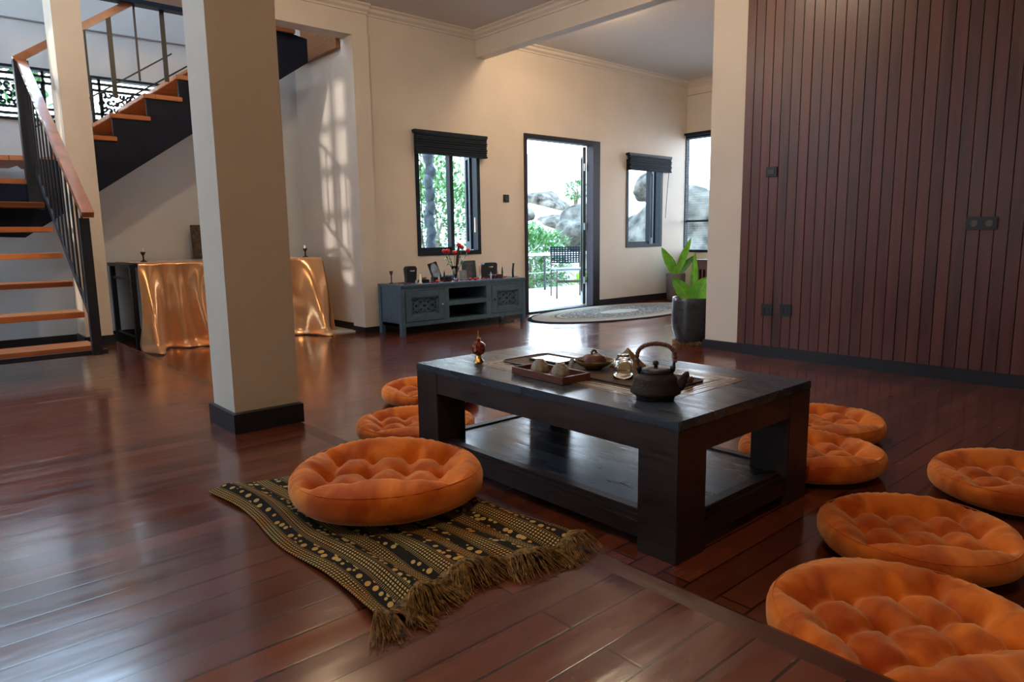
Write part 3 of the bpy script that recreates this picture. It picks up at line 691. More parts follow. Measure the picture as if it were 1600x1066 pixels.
def bowl(x, y, label, k=1.0):
    o = B().lathe([(0, 0), (.018*k, 0), (.032*k, .022*k), (.035*k, .032*k), (.030*k, .030*k), (.016*k, .008*k), (0, .007*k)], n=22).build('small_bowl', M('cream_brown_shell', (.45, .34, .25), .4), None, True)
    o.location = (x, y, ZC_+.0352 if x < 4 else ZC_); return tag(o, label, 'bowl')
bowl(3.875, 5.70, 'small cream shell bowl standing on the low black box', .9)
t = thing('tea_light_holder', 'dark bowl with two pale stones before the wider black case', 'bowl', (4.72, 5.66, ZC_))
B().lathe([(0, 0), (.03, 0), (.042, .03), (.045, .045), (.040, .043), (.028, .008), (0, .008)], n=22).build('bowl', M('dark_violet_glaze', (.04, .025, .05), .3), t, True)
B().sphere((-.015, 0, .042), .018, 2, (1, .8, .7)).build('stone', M('pale_quartz', (.6, .55, .6), .3), t, True)
t = thing('incense_holder', 'dark square holder right of the pale stones on the cabinet', 'incense holder', (4.80, 5.66, ZC_))
B().box(-.04, .04, -.03, .03, 0, .045, bev=.004).build('block', M('dark_plum_wood', (.04, .022, .035), .4), t)
B().lathe([(0, 0), (.006, 0), (.005, .03), (.002, .05), (0, .05)], (0, 0, .045), 10).build('finial', m_silver, t, True)
# crystal points
for x_, h_, lab in ((3.73, .045, 'clear crystal point beside the cream candle on the cabinet'), (4.00, .07, 'grey crystal point left of the tilted picture'), (4.67, .085, 'pale upright crystal left of the stone bowl on the cabinet')):
    o = B().lathe([(0, 0), (.010, 0), (.011, h_*.6), (0, h_)], n=6).build('crystal_point', M('grey_clear_quartz', (.45, .47, .52), .1, spec=.8), None); o.location = (x_, 5.62, ZC_); tag(o, lab, 'crystal')
# scattered petals: single petals, a handful
def petals(name, label, x0, x1, n, seed):
    rnd = random.Random(seed); b = B()
    for k in range(n):
        cx, cy = rnd.uniform(x0, x1), rnd.uniform(5.59, 5.80); a = rnd.uniform(0, 6); r = rnd.uniform(.010, .017)
        vs = [b.bm.verts.new((cx, cy, ZC_+.002+rnd.uniform(0, .004)))]
        vs += [b.bm.verts.new((cx+r*math.cos(a+q*PI/3), cy+r*math.sin(a+q*PI/3)*.8, ZC_+.004+.008*(q % 2)+rnd.uniform(0, .006))) for q in range(6)]
        for q in range(6): b.bm.faces.new([vs[0], vs[1+q], vs[1+(q+1) % 6]])
    o = b.build(name, m_rosered); return tag(o, label, 'petals', kind='stuff')
petals('rose_petals', 'red petals strewn along the top of the long cabinet', 3.58, 5.06, 95, 4)
for x_, lab in ((3.985, 'red rose head lying left of the tilted picture'), (4.40, 'red rose head lying before the grey card'), (4.47, 'red rose head lying before the dark printed card')):
    o = B().sphere((0, 0, .014), .020, 2, (1, 1, .7), .25, 3, x_).build('rose_head', m_rosered, None, True); o.location = (x_, 5.63, ZC_); tag(o, lab, 'flower')
# glass vase of roses
t = thing('flower_vase', 'clear glass vase holding red roses on the cabinet', 'vase', (4.21, 5.63, ZC_))
B().lathe([(0, 0), (.028, 0), (.030, .01), (.020, .05), (.030, .12), (.046, .155), (.044, .155), (.027, .12), (.017, .05), (.024, .012), (0, .01)], n=24).build('glass_body', m_drink_glass, t, True)
m_stem = M('green_brown_stem', (.06, .08, .03), .6)
heads = [(-.085, 0, .30), (.005, .01, .285), (.085, -.01, .335), (.17, .0, .30), (-.12, .01, .30), (.055, .0, .36)]
for k, (hx, hy, hz) in enumerate(heads):
    f = B().tube([(0, 0, .03), (hx*.35, hy, hz*.5), (hx*.8, hy, hz*.85), (hx, hy, hz)], .0028, 6).build('stem', m_stem, t, True)
    B().sphere((hx, hy, hz+.008), .025, 2, (1, 1, .85), .3, 3, k).build('bloom', m_rosered, f, True)
B().tube([(.01, 0, .03), (.02, 0, .15), (.04, 0, .28), (.055, 0, .37)], [.008, .012, .016, .010], 8).build('dark_twig', M('dark_brown_twig', (.045, .02, .02), .8, noise_s=60, noise_a=.6), t, True)
def leafquad(b, p, d, L, w_, up_=Vector((0, 0, 1))):
    """small pointed leaf, 6 verts folded on its midrib"""
    d = d.normalized(); s = d.cross(up_); s = s.normalized() if s.length > .01 else Vector((1, 0, 0)); nn = s.cross(d)
    a = b.bm.verts.new(p); m1 = b.bm.verts.new(p+d*L*.5-nn*w_*.12); e = b.bm.verts.new(p+d*L)
    l_ = b.bm.verts.new(p+d*L*.42+s*w_/2); r_ = b.bm.verts.new(p+d*L*.42-s*w_/2)
    b.bm.faces.new([a, l_, m1]); b.bm.faces.new([l_, e, m1]); b.bm.faces.new([a, m1, r_]); b.bm.faces.new([m1, e, r_])
b = B(); rnd = random.Random(8)
for k in range(26):
    a = rnd.choice((-1, 1)); p = Vector((a*rnd.uniform(.02, .11), rnd.uniform(-.02, .02), rnd.uniform(.17, .26))); leafquad(b, p, Vector((a*rnd.uniform(.2, 1), rnd.uniform(-.6, .6), rnd.uniform(-.7, .5))), .04, .022)
b.build('foliage', m_leaf2, t)

# ------------------------------------------------------------------ coffee table
TX0, TX1, TY0, TY1, TZ = 1.55, 2.33, 1.07, 2.36, .42
tcx, tcy = (TX0+TX1)/2, (TY0+TY1)/2
ct = thing('coffee_table', 'low dark wooden table with thick square legs and a lower shelf', 'table', (tcx, tcy, 0))
hx, hy, LG = (TX1-TX0)/2, (TY1-TY0)/2, .142
B().box(-hx, hx, -hy, hy, TZ-.028, TZ, bev=.003).build('tabletop', m_tabletop, ct)
for sx in (-1, 1):
    for sy in (-1, 1):
        xa, xb = sorted((sx*hx-sx*.002, sx*(hx-LG))); ya, yb_ = sorted((sy*hy-sy*.002, sy*(hy-LG)))
        B().box(xa, xb, ya, yb_, 0, TZ-.028, bev=.002).build('leg', m_table, ct)
for sx in (-1, 1):
    xa, xb = sorted((sx*(hx-.004), sx*(hx-.05))); B().box(xa, xb, -hy+LG, hy-LG, .312, TZ-.028).build('side_rail', m_table, ct)
    xa, xb = sorted((sx*(hx-.012), sx*(hx-.07))); b = B().box(xa, xb, -hy+LG, hy-LG, .035, .088, bev=.003)
    xa, xb = sorted((sx*(hx-.022), sx*(hx-.07))); b.box(xa, xb, -hy+LG, hy-LG, .088, .100, bev=.002)
    xa, xb = sorted((sx*(hx-.032), sx*(hx-.07))); b.box(xa, xb, -hy+LG, hy-LG, .100, .114, bev=.002); b.build('shelf_rail', m_table, ct)
    ya, yb_ = sorted((sx*(hy-.004), sx*(hy-.05))); B().box(-hx+LG, hx-LG, ya, yb_, .312, TZ-.028).build('end_rail', m_table, ct)
    ya, yb_ = sorted((sx*(hy-.012), sx*(hy-.07))); b = B().box(-hx+LG, hx-LG, ya, yb_, .035, .088, bev=.003)
    ya, yb_ = sorted((sx*(hy-.022), sx*(hy-.07))); b.box(-hx+LG, hx-LG, ya, yb_, .088, .100, bev=.002)
    ya, yb_ = sorted((sx*(hy-.032), sx*(hy-.07))); b.box(-hx+LG, hx-LG, ya, yb_, .100, .114, bev=.002); b.build('shelf_rail', m_table, ct)
B().box(-hx+.07, hx-.07, -hy+.07, hy-.07, .086, .108).build('shelf', m_tabletop, ct)
# inlaid centre panel with pale line pattern
IX0, IX1, IY0, IY1 = 1.70-tcx, 2.20-tcx, 1.235-tcy, 2.17-tcy
B().box(IX0, IX1, IY0, IY1, TZ-.002, TZ+.0008).build('inlay_panel', planks('worn_tan_inlay', (.085, .05, .03), (.17, .105, .062), .05, .6, .28, 'Y', .06, gap=.001, wob=.05), ct)
b = B(); zt = TZ+.0012
def ln(x0, y0, x1, y1, w_=.0036): b.bar((x0, y0, zt), (x1, y1, zt), w_, .0008)
for k, o_ in enumerate((.032, .048, .070)):
    a0, a1, c0, c1 = IX0+o_, IX1-o_, IY0+o_, IY1-o_
    ln(a0, c0, a1, c0); ln(a1, c0, a1, c1); ln(a1, c1, a0, c1); ln(a0, c1, a0, c0)
cxm = (IX0+IX1)/2
for sy, yy in ((1, IY0+.07), (-1, IY1-.07)):
    for k in range(6):
        ln(cxm-.17+.03*k, yy+sy*.035*k, cxm+.17-.03*k, yy+sy*.035*k, .0022)
    for k in range(-3, 4): ln(cxm+k*.055, yy, cxm+k*.02, yy+sy*.19, .0022)
    ln(cxm-.18, yy, cxm, yy+sy*.21); ln(cxm+.18, yy, cxm, yy+sy*.21)
b.build('inlay_lines', M('pale_inlay_line', (.66, .62, .56), .35), ct)

# runner mat and the things on the table
t = thing('table_mat', 'brown woven mat with a dark bound edge lying along the table middle', 'mat', (1.935, 1.72, TZ+.0016))
def rrect(x0, x1, y0, y1, r, z, n=5):
    p = []
    for cx, cy, a0 in ((x1-r, y1-r, 0), (x0+r, y1-r, PI/2), (x0+r, y0+r, PI), (x1-r, y0+r, 1.5*PI)):
        for k in range(n+1): p.append((cx+r*math.cos(a0+PI/2*k/n), cy+r*math.sin(a0+PI/2*k/n), z))
    return p
B().prism(rrect(-.125, .125, -.40, .40, .03, 0), (0, 0, .003)).build('woven_field', m_mat, t)
pe = rrect(-.127, .127, -.402, .402, .032, .003, 8); B().tube(pe+[pe[0]], .0035, 6, cap=False).build('bound_edge', m_leather, t, True)
MZ = TZ+.0052
t = thing('slate_tablet', 'flat dark slate tablet on the mat by the two stoneware cups', 'tablet', (1.945, 1.955, MZ), .0)
B().box(-.055, .055, -.085, .085, 0, .010, bev=.002).build('slate_body', m_leather, t); B().box(-.047, .047, -.077, .077, .0095, .0112).build('glossy_face', m_slate, t)
# tray
t = thing('wooden_tray', 'shallow red-brown rectangular tray holding two upturned cups', 'tray', (1.735, 1.76, TZ+.0016), math.radians(-3))
tb = B().box(-.068, .068, -.140, .140, 0, .007)
for q in ((-.068, -.060, -.140, .140), (.060, .068, -.140, .140), (-.060, .060, -.140, -.132), (-.060, .060, .132, .140)): tb.box(q[0], q[1], q[2], q[3], .007, .026, bev=.001)
tb.build('tray_body', m_tray, t)
cup_prof = [(0, .043), (.013, .043), (.0145, .0475), (.016, .0475), (.0165, .042), (.024, .037), (.031, .025), (.0350, .010), (.036, 0), (.033, 0), (.032, .004), (.027, .021), (.014, .040), (0, .041)]
for (x_, y_, lab) in ((1.745, 1.825, 'speckled upturned cup on the tray, the one nearer the brass burner'), (1.742, 1.715, 'speckled upturned cup on the tray, the one nearer the teapot')):
    o = B().lathe(cup_prof, n=40).build('tea_cup', m_cup, None, True); o.location = (x_, y_, TZ+.0088); tag(o, lab, 'cup', 'upturned cups on the tray')
# bowl with a lidded clay pot in it
t = thing('glazed_bowl', 'olive brown glazed bowl holding a small red clay pot', 'bowl', (1.945, 1.735, MZ))
B().lathe([(0, 0), (.032, 0), (.034, .004), (.058, .016), (.076, .034), (.0745, .0355), (.056, .020), (.030, .009), (0, .008)], n=44).build('bowl_body', m_bowl, t, True)
t = thing('clay_pot', 'red clay lidded pot with a loop knob sitting in the bowl', 'pot', (1.945, 1.735, MZ+.0095))
B().lathe([(0, 0), (.030, 0), (.046, .014), (.048, .024), (.044, .030), (0, .030)], n=36).build('pot_body', m_clay, t, True)
lid = B().lathe([(.0465, .030), (.040, .040), (.024, .048), (0, .051)], n=36).build('lid', m_clay, t, True)
B().tube([(-.013*math.cos(k*PI/8), 0, .050+.012*math.sin(k*PI/8)) for k in range(9)], .0042, 8).build('loop_knob', m_clay, lid, True)
B().tube([(-.044, .012, .016), (-.054, .020, .024), (-.062, .026, .033)], [.008, .006, .004], 10).build('spout', m_clay, t, True)
# pyramid, glass, crystal, dried pod
t = tag(B().prism([(-.052, -.052, 0), (.052, -.052, 0), (.052, .052, 0), (-.052, .052, 0)], (0, 0, .004)).build('pyramid', m_pyr), 'small dull gold pyramid behind the upturned glass on the table', 'pyramid')
bm = bmesh.new(); bm.from_mesh(t.data); bm.clear()
vs = [bm.verts.new(p) for p in ((-.055, -.055, 0), (.055, -.055, 0), (.055, .055, 0), (-.055, .055, 0), (0, 0, .078))]
bm.faces.new(vs[3::-1]); [bm.faces.new([vs[k], vs[(k+1) % 4], vs[4]]) for k in range(4)]; bm.to_mesh(t.data); bm.free()
t.location = (2.07, 1.672, TZ+.0016); t.rotation_euler = (0, 0, math.radians(12))
o = B().lathe([(0, .086), (.018, .086), (.021, .083), (.0225, .076), (.030, .066), (.0345, .050), (.036, .02), (.0355, 0), (.033, 0), (.0335, .02), (.032, .048), (.027, .062), (.018, .070), (0, .072)], n=44).build('upturned_glass', m_drink_glass, None, True)
o.location = (1.888, 1.545, MZ); tag(o, 'clear thick glass turned upside down beside the teapot', 'glass')
o = B().lathe([(0, 0), (.008, 0), (.010, .030), (.004, .044), (0, .046)], n=6, mat=Matrix.Rotation(.2, 4, 'X')).build('crystal_point', M('clear_quartz', (.75, .78, .82), .08, trans=.6), None)
o.location = (1.885, 1.80, MZ); tag(o, 'small clear crystal standing behind the two upturned cups', 'crystal')
t = thing('dried_pod', 'small brown dried seed pod near the teapot spout', 'pod', (1.985, 1.335, TZ+.003))
B().sphere((0, 0, .011), .014, 3, (1.2, 1, .9), .45, 4, 2).build('pod_body', M('dried_brown_pod', (.10, .05, .03), .8, noise_s=90, noise_a=.6), t)
b = B()
for k in range(7):
    a = k*.9; leafquad(b, Vector((0, 0, .014)), Vector((math.cos(a), math.sin(a), .5)), .022, .010)
b.build('dry_bracts', M('dry_red_bract', (.16, .06, .03), .8), t)
# teapot
tp = thing('cast_iron_teapot', 'dark cast iron teapot with a tall cane-wrapped handle', 'teapot', (1.735, 1.29, TZ+.0016), -YAW-.10)
B().lathe([(0, .0), (.058, .0), (.060, .004), (.060, .008), (.072, .015), (.0785, .020), (.0785, .027), (.0715, .040), (.0665, .054), (.0655, .066), (.062, .070), (.052, .079), (.043, .083), (.040, .083), (0, .083)], n=56).build('body', m_iron, tp, True)
lid = B().lathe([(.046, .083), (.0465, .088), (.043, .092), (.030, .0955), (.014, .098), (0, .099)], n=48).build('lid', m_black, tp, True)
B().lathe([(0, .097), (.007, .098), (.0055, .103), (.0095, .108), (.009, .114), (.005, .118), (0, .119)], n=20).build('knob', m_black, lid, True)
dd = B()
for r_, n_ in ((.040, 34), (.034, 28), (.028, 22), (.022, 16)):
    for k in range(n_): dd.sphere((r_*math.cos(2*PI*k/n_), r_*math.sin(2*PI*k/n_), .0925+(.040-r_)*.17), .0016, 1)
dd.build('raised_dots', m_iron, lid, True)
B().tube([(.058, 0, .034), (.076, 0, .042), (.085, 0, .056), (.089, 0, .068), (.096, 0, .076), (.102, 0, .077)], [.022, .0185, .014, .0105, .0090, .0082], 16, flat=1.0).build('spout', m_iron, tp, True)
for s_ in (-1, 1):
    B().tube([(s_*.050, 0, .076), (s_*.054, 0, .095), (s_*.057, 0, .120)], [.005, .0045, .0045], 10).lathe([(0, 0), (.0075, 0), (.0085, .008), (.0075, .016), (0, .016)], (s_*.052, 0, .086), 14).build('handle_lug', m_black, tp, True)
arc = [(-.058, 0, .112)]+[(-.0585*math.cos(PI*k/24)**1 if True else 0, 0, .126+.046*math.sin(PI*k/24)**.7) for k in range(25)]+[(.058, 0, .112)]
hb = B(); L = len(arc)
fine = []
for k in range(L-1):
    for q in range(6): fine.append(Vector(arc[k]).lerp(Vector(arc[k+1]), q/6))
hb.tube(fine, [.0066+.0011*(1 if (k//3) % 2 else -1) for k in range(len(fine))], 12).build('wrapped_handle', m_rattan, tp, True)
# brass incense burner
ib = thing('incense_burner', 'small brass and red lidded burner on the corner of the table', 'incense burner', (1.715, 2.15, TZ+.0016))
B().lathe([(0, 0), (.012, -.0), (.021, .006), (.0205, .010), (.013, .022), (.010, .034), (.013, .038), (0, .038)], n=12).build('foot', m_brass, ib)
B().lathe([(.011, .036), (.020, .042), (.0265, .052), (.0275, .070), (.024, .080), (0, .081)], n=12).build('cup', m_redglass, ib)
ld = B().lathe([(.027, .074), (.0275, .079), (.020, .086), (.009, .091), (.007, .096), (.008, .100), (.0055, .102), (0, .102)], n=12).build('lid', m_redglass, ib)
B().lathe([(0, .100), (.0085, .101), (.0085, .104), (.003, .106), (.0022, .118), (.004, .121), (.0015, .127), (.0028, .130), (.0005, .138), (0, .138)], n=14).build('finial', m_brass, ld, True)
rb = B()
for k in range(6):
    a = 2*PI*k/6; rb.tube([(.0195*math.cos(a), .0195*math.sin(a), .041), (.0275*math.cos(a), .0275*math.sin(a), .053), (.0283*math.cos(a), .0283*math.sin(a), .070), (.026*math.cos(a), .026*math.sin(a), .079)], .0014, 5)
rb.build('ribs', m_brass, ib, True)

# ------------------------------------------------------------------ tufted floor cushions
def cushion_mesh(R, h, seed, nx=3, ny=2, p=3.0):
    b = B(); bm = b.bm; NT, NR = 132, 46
    rnd = random.Random(seed); s = R*.385
    tx = [(-nx/2+i)*s for i in range(nx+1)]; ty = [(-ny/2+j)*s*1.12 for j in range(ny+1)]
    tf = [(x+rnd.uniform(-.008, .008), y_+rnd.uniform(-.008, .008)) for x in tx for y_ in ty]
    outer = [q for k, q in enumerate(tf) if (k//(ny+1) in (0, nx)) or (k % (ny+1) in (0, ny))]
    segs = []
    for i in range(nx+1):
        for j in range(ny+1):
            k = i*(ny+1)+j
            if j < ny: segs.append((tf[k], tf[k+1]))
            if i < nx: segs.append((tf[k], tf[k+ny+1]))
    rad = []
    for q in outer:
        a = math.atan2(q[1], q[0]); r0 = math.hypot(*q); rad.append((q, (math.cos(a)*min(r0+.30*R, R*.93), math.sin(a)*min(r0+.30*R, R*.93))))
    def sd(px, py, a, c):
        dx, dy = c[0]-a[0], c[1]-a[1]; L2 = dx*dx+dy*dy
        t_ = max(0, min(1, ((px-a[0])*dx+(py-a[1])*dy)/L2)); return math.hypot(px-a[0]-t_*dx, py-a[1]-t_*dy), t_
    hxb, hyb = nx/2*s+.012, ny/2*s*1.12+.012
    def top(x, y_, rho):
        # signed distance to the tufted rectangle, positive outside
        ox, oy = abs(x)-hxb, abs(y_)-hyb
        dd = math.hypot(max(ox, 0), max(oy, 0))+min(max(ox, oy), 0)
        k = max(0, min(1, (dd+.024)/.090)); k = k*k*(3-2*k)      # 0 in the basin, 1 on the rim
        z = -h*.34*(1-k)
        if dd < .01:
            dm = min(sd(x, y_, *q)[0] for q in segs); z -= h*.08*math.exp(-(dm/.018)**2)*(1-k*.5)
            z += h*.125*(1-math.exp(-(dm/.042)**2))*(1-k)
        for q in tf: 
            e = math.hypot(x-q[0], y_-q[1]); 
            if e < .08: z -= h*.20*math.exp(-(e/.022)**2)
        for a, c in rad:
            e, t_ = sd(x, y_, a, c)
            if e < .06: z -= h*.17*math.exp(-(e/(.012+.016*t_))**2)*(1-t_)**.9
        return z
    rings = []
    for i in range(NR+1):
        ph = PI/2*(1-i/NR); f = math.cos(ph)**(2/p) if ph < PI/2-1e-6 else 0
        rho = f; zb = math.sin(ph)**(2/p) if ph > 1e-6 else 0
        ring = []
        if rho == 0:
            ring = [bm.verts.new((0, 0, h/2+h/2*zb+top(0, 0, 0)))]
        else:
            for k in range(NT):
                a = 2*PI*k/NT; wob = 1+.010*math.sin(3*a+seed)+.006*math.sin(7*a+2*seed)
                r = R*rho*wob; x, y_ = r*math.cos(a), r*math.sin(a)
                wr = .0022*math.sin(a*41+3*math.sin(a*5+seed))*max(0, min(1, (rho-.7)*6))*(1 if zb > .1 else .3)
                z = h/2+h/2*zb+top(x, y_, rho)*(1 if zb > .75 else zb/.75)+wr+.004*math.sin(2*a+seed*2)
                ring.append(bm.verts.new((x, y_, z)))
        rings.append(ring)
    for i in range(1, 15):
        ph = PI/2*i/14; f = math.cos(ph)**(2/3.0); ring = []
        if i == 14: rings.append([bm.verts.new((0, 0, 0))]); break
        for k in range(NT):
            a = 2*PI*k/NT; wob = 1+.010*math.sin(3*a+seed)+.006*math.sin(7*a+2*seed)
            r = R*max(f, .02)*wob; ring.append(bm.verts.new((r*math.cos(a), r*math.sin(a), max(0, h/2-h/2*math.sin(ph)**(2/3.0)))))
        rings.append(ring)
    for A, C in zip(rings, rings[1:]):
        for k in range(NT):
            k2 = (k+1) % NT
            if len(A) == 1: bm.faces.new([A[0], C[k2], C[k]][::-1])
            elif len(C) == 1: bm.faces.new([A[k], A[k2], C[0]][::-1])
            else: bm.faces.new([A[k], A[k2], C[k2], C[k]][::-1])
    return b
def seam(R, h, seed):
    b = B(); 
    b.tube([(R*.955*math.cos(2*PI*k/90)*(1+.010*math.sin(6*PI*k/90+seed)+.006*math.sin(14*PI*k/90+2*seed)), R*.955*math.sin(2*PI*k/90)*(1+.010*math.sin(6*PI*k/90+seed)+.006*math.sin(14*PI*k/90+2*seed)), h*.757+.004*math.sin(4*PI*k/90+seed*2)) for k in range(91)], .0017, 5, cap=False); return b
GC = 'orange floor cushions round the low table'
cush = []
specs = [((1.035, 1.752, .1465), .287, .138, 2, -38, 'round orange tufted cushion lying on the yellow and black woven cloth'),
 ((1.735, 2.655, 0), .275, .118, 4, -30, 'orange cushion behind the patterned cloth, nearer of the two left of the table'),
 ((2.20, 3.21, 0), .275, .118, 5, -10, 'farthest orange cushion, peeking past the far left table corner'),
 ((2.63, 2.60, 0), .275, .118, 6, 40, 'orange cushion seen only through the gap above the table shelf'),
 ((3.09, 1.372, 0), .275, .118, 7, -38, 'orange cushion farther back right of the table, nearest the board wall'),
 ((2.625, 1.20, 0), .272, .118, 8, -45, 'orange cushion right beside the table end, in front of another one'),
 ((2.835, .560, 0), .275, .122, 9, -50, 'orange cushion lying alone out on the open floor toward the board wall'),
 ((2.115, .645, 0), .262, .122, 10, -52, 'pale-lit orange cushion between the table end and the nearest cushion'),
 ((1.555, .480, 0), .285, .135, 11, -33, 'nearest orange cushion, partly hidden by the raised floor edge')]
protos = {}
for loc, R, h, seed, rz, lab in specs:
    b = cushion_mesh(R, h, seed); o = b.build('floor_cushion', m_velvet, None, True)
    o.location = loc; o.rotation_euler = (0, 0, math.radians(rz)); tag(o, lab, 'cushion', GC)
    sm = seam(R, h, seed).build('seam', m_velvet, o, True)

# ------------------------------------------------------------------ woven cloth on the raised floor
def cloth_mat():
    m, n, l, b = newmat('yellow_black_ikat_weave')
    uv = n.new('ShaderNodeUVMap'); sp = n.new('ShaderNodeSeparateXYZ'); l.new(uv.outputs[0], sp.inputs[0])
    def mth(op, a, c=None, d=None):
        x = n.new('ShaderNodeMath'); x.operation = op
        for i, q in enumerate((a, c, d)):
            if q is None: continue
            if isinstance(q, (int, float)): x.inputs[i].default_value = q
            else: l.new(q, x.inputs[i])
        return x.outputs[0]
    U, V = sp.outputs[0], sp.outputs[1]
    a = mth('FRACT', mth('DIVIDE', U, .072))
    su = mth('SINE', mth('MULTIPLY', U, 2*PI/.0085)); sv = mth('SINE', mth('MULTIPLY', V, 2*PI/.011))
    check = mth('MULTIPLY', mth('GREATER_THAN', su, -.35), mth('GREATER_THAN', sv, -.25))
    cb_ = n.new('ShaderNodeCombineXYZ'); l.new(mth('DIVIDE', U, .021), cb_.inputs[0]); l.new(mth('DIVIDE', V, .025), cb_.inputs[1])
    vo = n.new('ShaderNodeTexVoronoi'); vo.inputs['Scale'].default_value = 1; vo.inputs['Randomness'].default_value = .55; l.new(cb_.outputs[0], vo.inputs['Vector'])
    dots = mth('LESS_THAN', vo.outputs['Distance'], .38)
    m1 = mth('LESS_THAN', a, .40); m2 = mth('MULTIPLY', mth('GREATER_THAN', a, .50), mth('LESS_THAN', a, .88))
    sl = mth('GREATER_THAN', mth('SINE', mth('MULTIPLY', V, 2*PI/.007)), .3)
    edge = mth('MULTIPLY', mth('SUBTRACT', 1, mth('ADD', m1, m2)), sl)
    f = mth('ADD', mth('ADD', mth('MULTIPLY', check, m1), mth('MULTIPLY', dots, m2)), mth('MULTIPLY', edge, .5))
    mx = n.new('ShaderNodeMix'); mx.data_type = 'RGBA'; l.new(f, mx.inputs[0]); mx.inputs[6].default_value = (.012, .009, .006, 1)
    ns = n.new('ShaderNodeTexNoise'); ns.inputs['Scale'].default_value = 9; rp = n.new('ShaderNodeValToRGB'); l.new(ns.outputs[0], rp.inputs[0])
    tc = n.new('ShaderNodeTexCoord'); l.new(tc.outputs['Object'], ns.inputs['Vector'])
    rp.color_ramp.elements[0].position = .35; rp.color_ramp.elements[0].color = (.40, .30, .10, 1); rp.color_ramp.elements[1].position = .65; rp.color_ramp.elements[1].color = (.46, .22, .045, 1)  # olive and amber tones paint cool light and warm lamplight into the yarn
    l.new(rp.outputs[0], mx.inputs[7]); l.new(mx.outputs[2], b.inputs['Base Color']); b.inputs['Roughness'].default_value = .9; b.inputs['Specular IOR Level'].default_value = .1
    bp = n.new('ShaderNodeBump'); bp.inputs['Strength'].default_value = .5; bp.inputs['Distance'].default_value = .002; l.new(f, bp.inputs['Height']); l.new(bp.outputs[0], b.inputs['Normal'])
    return m
cl_root = thing('woven_cloth', 'yellow and black ikat cloth with a fringe spread under the front cushion', 'cloth', (.95, 1.65, S))
def cloth_pt(u, v):
    """u 0..1 left to right, v 0..1 far edge to fringed edge"""
    TL, TR, BR, BL = Vector((.655, 2.205)), Vector((1.235, 2.10)), Vector((1.236, 1.16)), Vector((.655, 1.20))
    p = TL.lerp(TR, u).lerp(BL.lerp(BR, u), v)
    bulge = .035*math.sin(v*PI)*(1-u)**2; p.x += bulge*(.6+.5*math.sin(v*9))
    p.y += .03*math.sin(u*PI)*v-(.02*math.sin(u*9+1))*v
    z = .004+.010*max(0, noise.noise(Vector((u*3.2, v*3.6, 3))))
    z += .016*math.exp(-((u-.10-.10*v)/.05)**2)*(.3+.7*abs(math.sin(v*5+.6)))
    z += (.020*abs(math.sin(u*12+1.2*math.sin(v*4)))+.010*math.sin(u*5+2)**2)*max(0, (v-.55)/.45)**1.2
    z += .012*math.exp(-((u-.93)/.06)**2)*math.sin(v*PI)**.5
    dx, dy = p.x-1.035, p.y-1.752
    k = max(0, min(1, (math.hypot(dx, dy)-.20)/.10)); z = z*k+.0045*(1-k)
    z = min(z, .0078+max(0, (math.hypot(dx, dy)-.27))*.5)
    return Vector((p.x-.95, p.y-1.65, max(z, .003)))
me = bpy.data.meshes.new('cloth_sheet'); NU, NV = 110, 130
vv = [cloth_pt(i/NU, j/NV) for i in range(NU+1) for j in range(NV+1)]
ff = [(i*(NV+1)+j, i*(NV+1)+j+1, (i+1)*(NV+1)+j+1, (i+1)*(NV+1)+j) for i in range(NU) for j in range(NV)]
me.from_pydata(vv, [], ff); uvl = me.uv_layers.new(name='UVMap')
for poly in me.polygons:
    poly.use_smooth = True
    for li in poly.loop_indices:
        vi = me.loops[li].vertex_index; i, j = divmod(vi, NV+1); uvl.data[li].uv = (i/NU*.58, j/NV*.98)
me.materials.append(cloth_mat()); o = bpy.data.objects.new('sheet', me); COL.objects.link(o); o.parent = cl_root
md = o.modifiers.new('thick', 'SOLIDIFY'); md.thickness = .004; md.offset = 1
m_fringe = M('yellow_brown_fringe', (.17, .088, .022), .95, noise_s=70, noise_a=.95)
fr = B(); rnd = random.Random(12)
for k in range(820):
    u = rnd.random(); a = cloth_pt(u, 1.0); c = 9*math.sin(u*26)+rnd.uniform(-4, 4)
    ang = -PI/2+math.radians(c*3.2+(-35 if u < .06 else 0)); L = rnd.uniform(.045, .105); lift = rnd.uniform(.004, .022)
    d_ = Vector((math.cos(ang), math.sin(ang), 0)); s_ = Vector((-d_.y, d_.x, 0))*rnd.uniform(-.014, .014)
    z0 = a.z+.003
    pts = [a-d_*.012+Vector((0, 0, .003)), a+d_*L*.35+s_*.3+Vector((0, 0, lift*.6)), a+d_*L*.7+s_+Vector((0, 0, lift*.2)), a+d_*L+s_*.4]
    for q, p_ in enumerate(pts): p_.z = max(p_.z if q < 2 else z0*(1-q/3)+.003+lift*.3*(3-q), .0025); p_.x = min(p_.x, .306)
    fr.tube(pts, [.0013, .0013, .0011, .0006], 4, cap=False)
fr.build('fringe', m_fringe, cl_root)['kind'] = 'stuff'

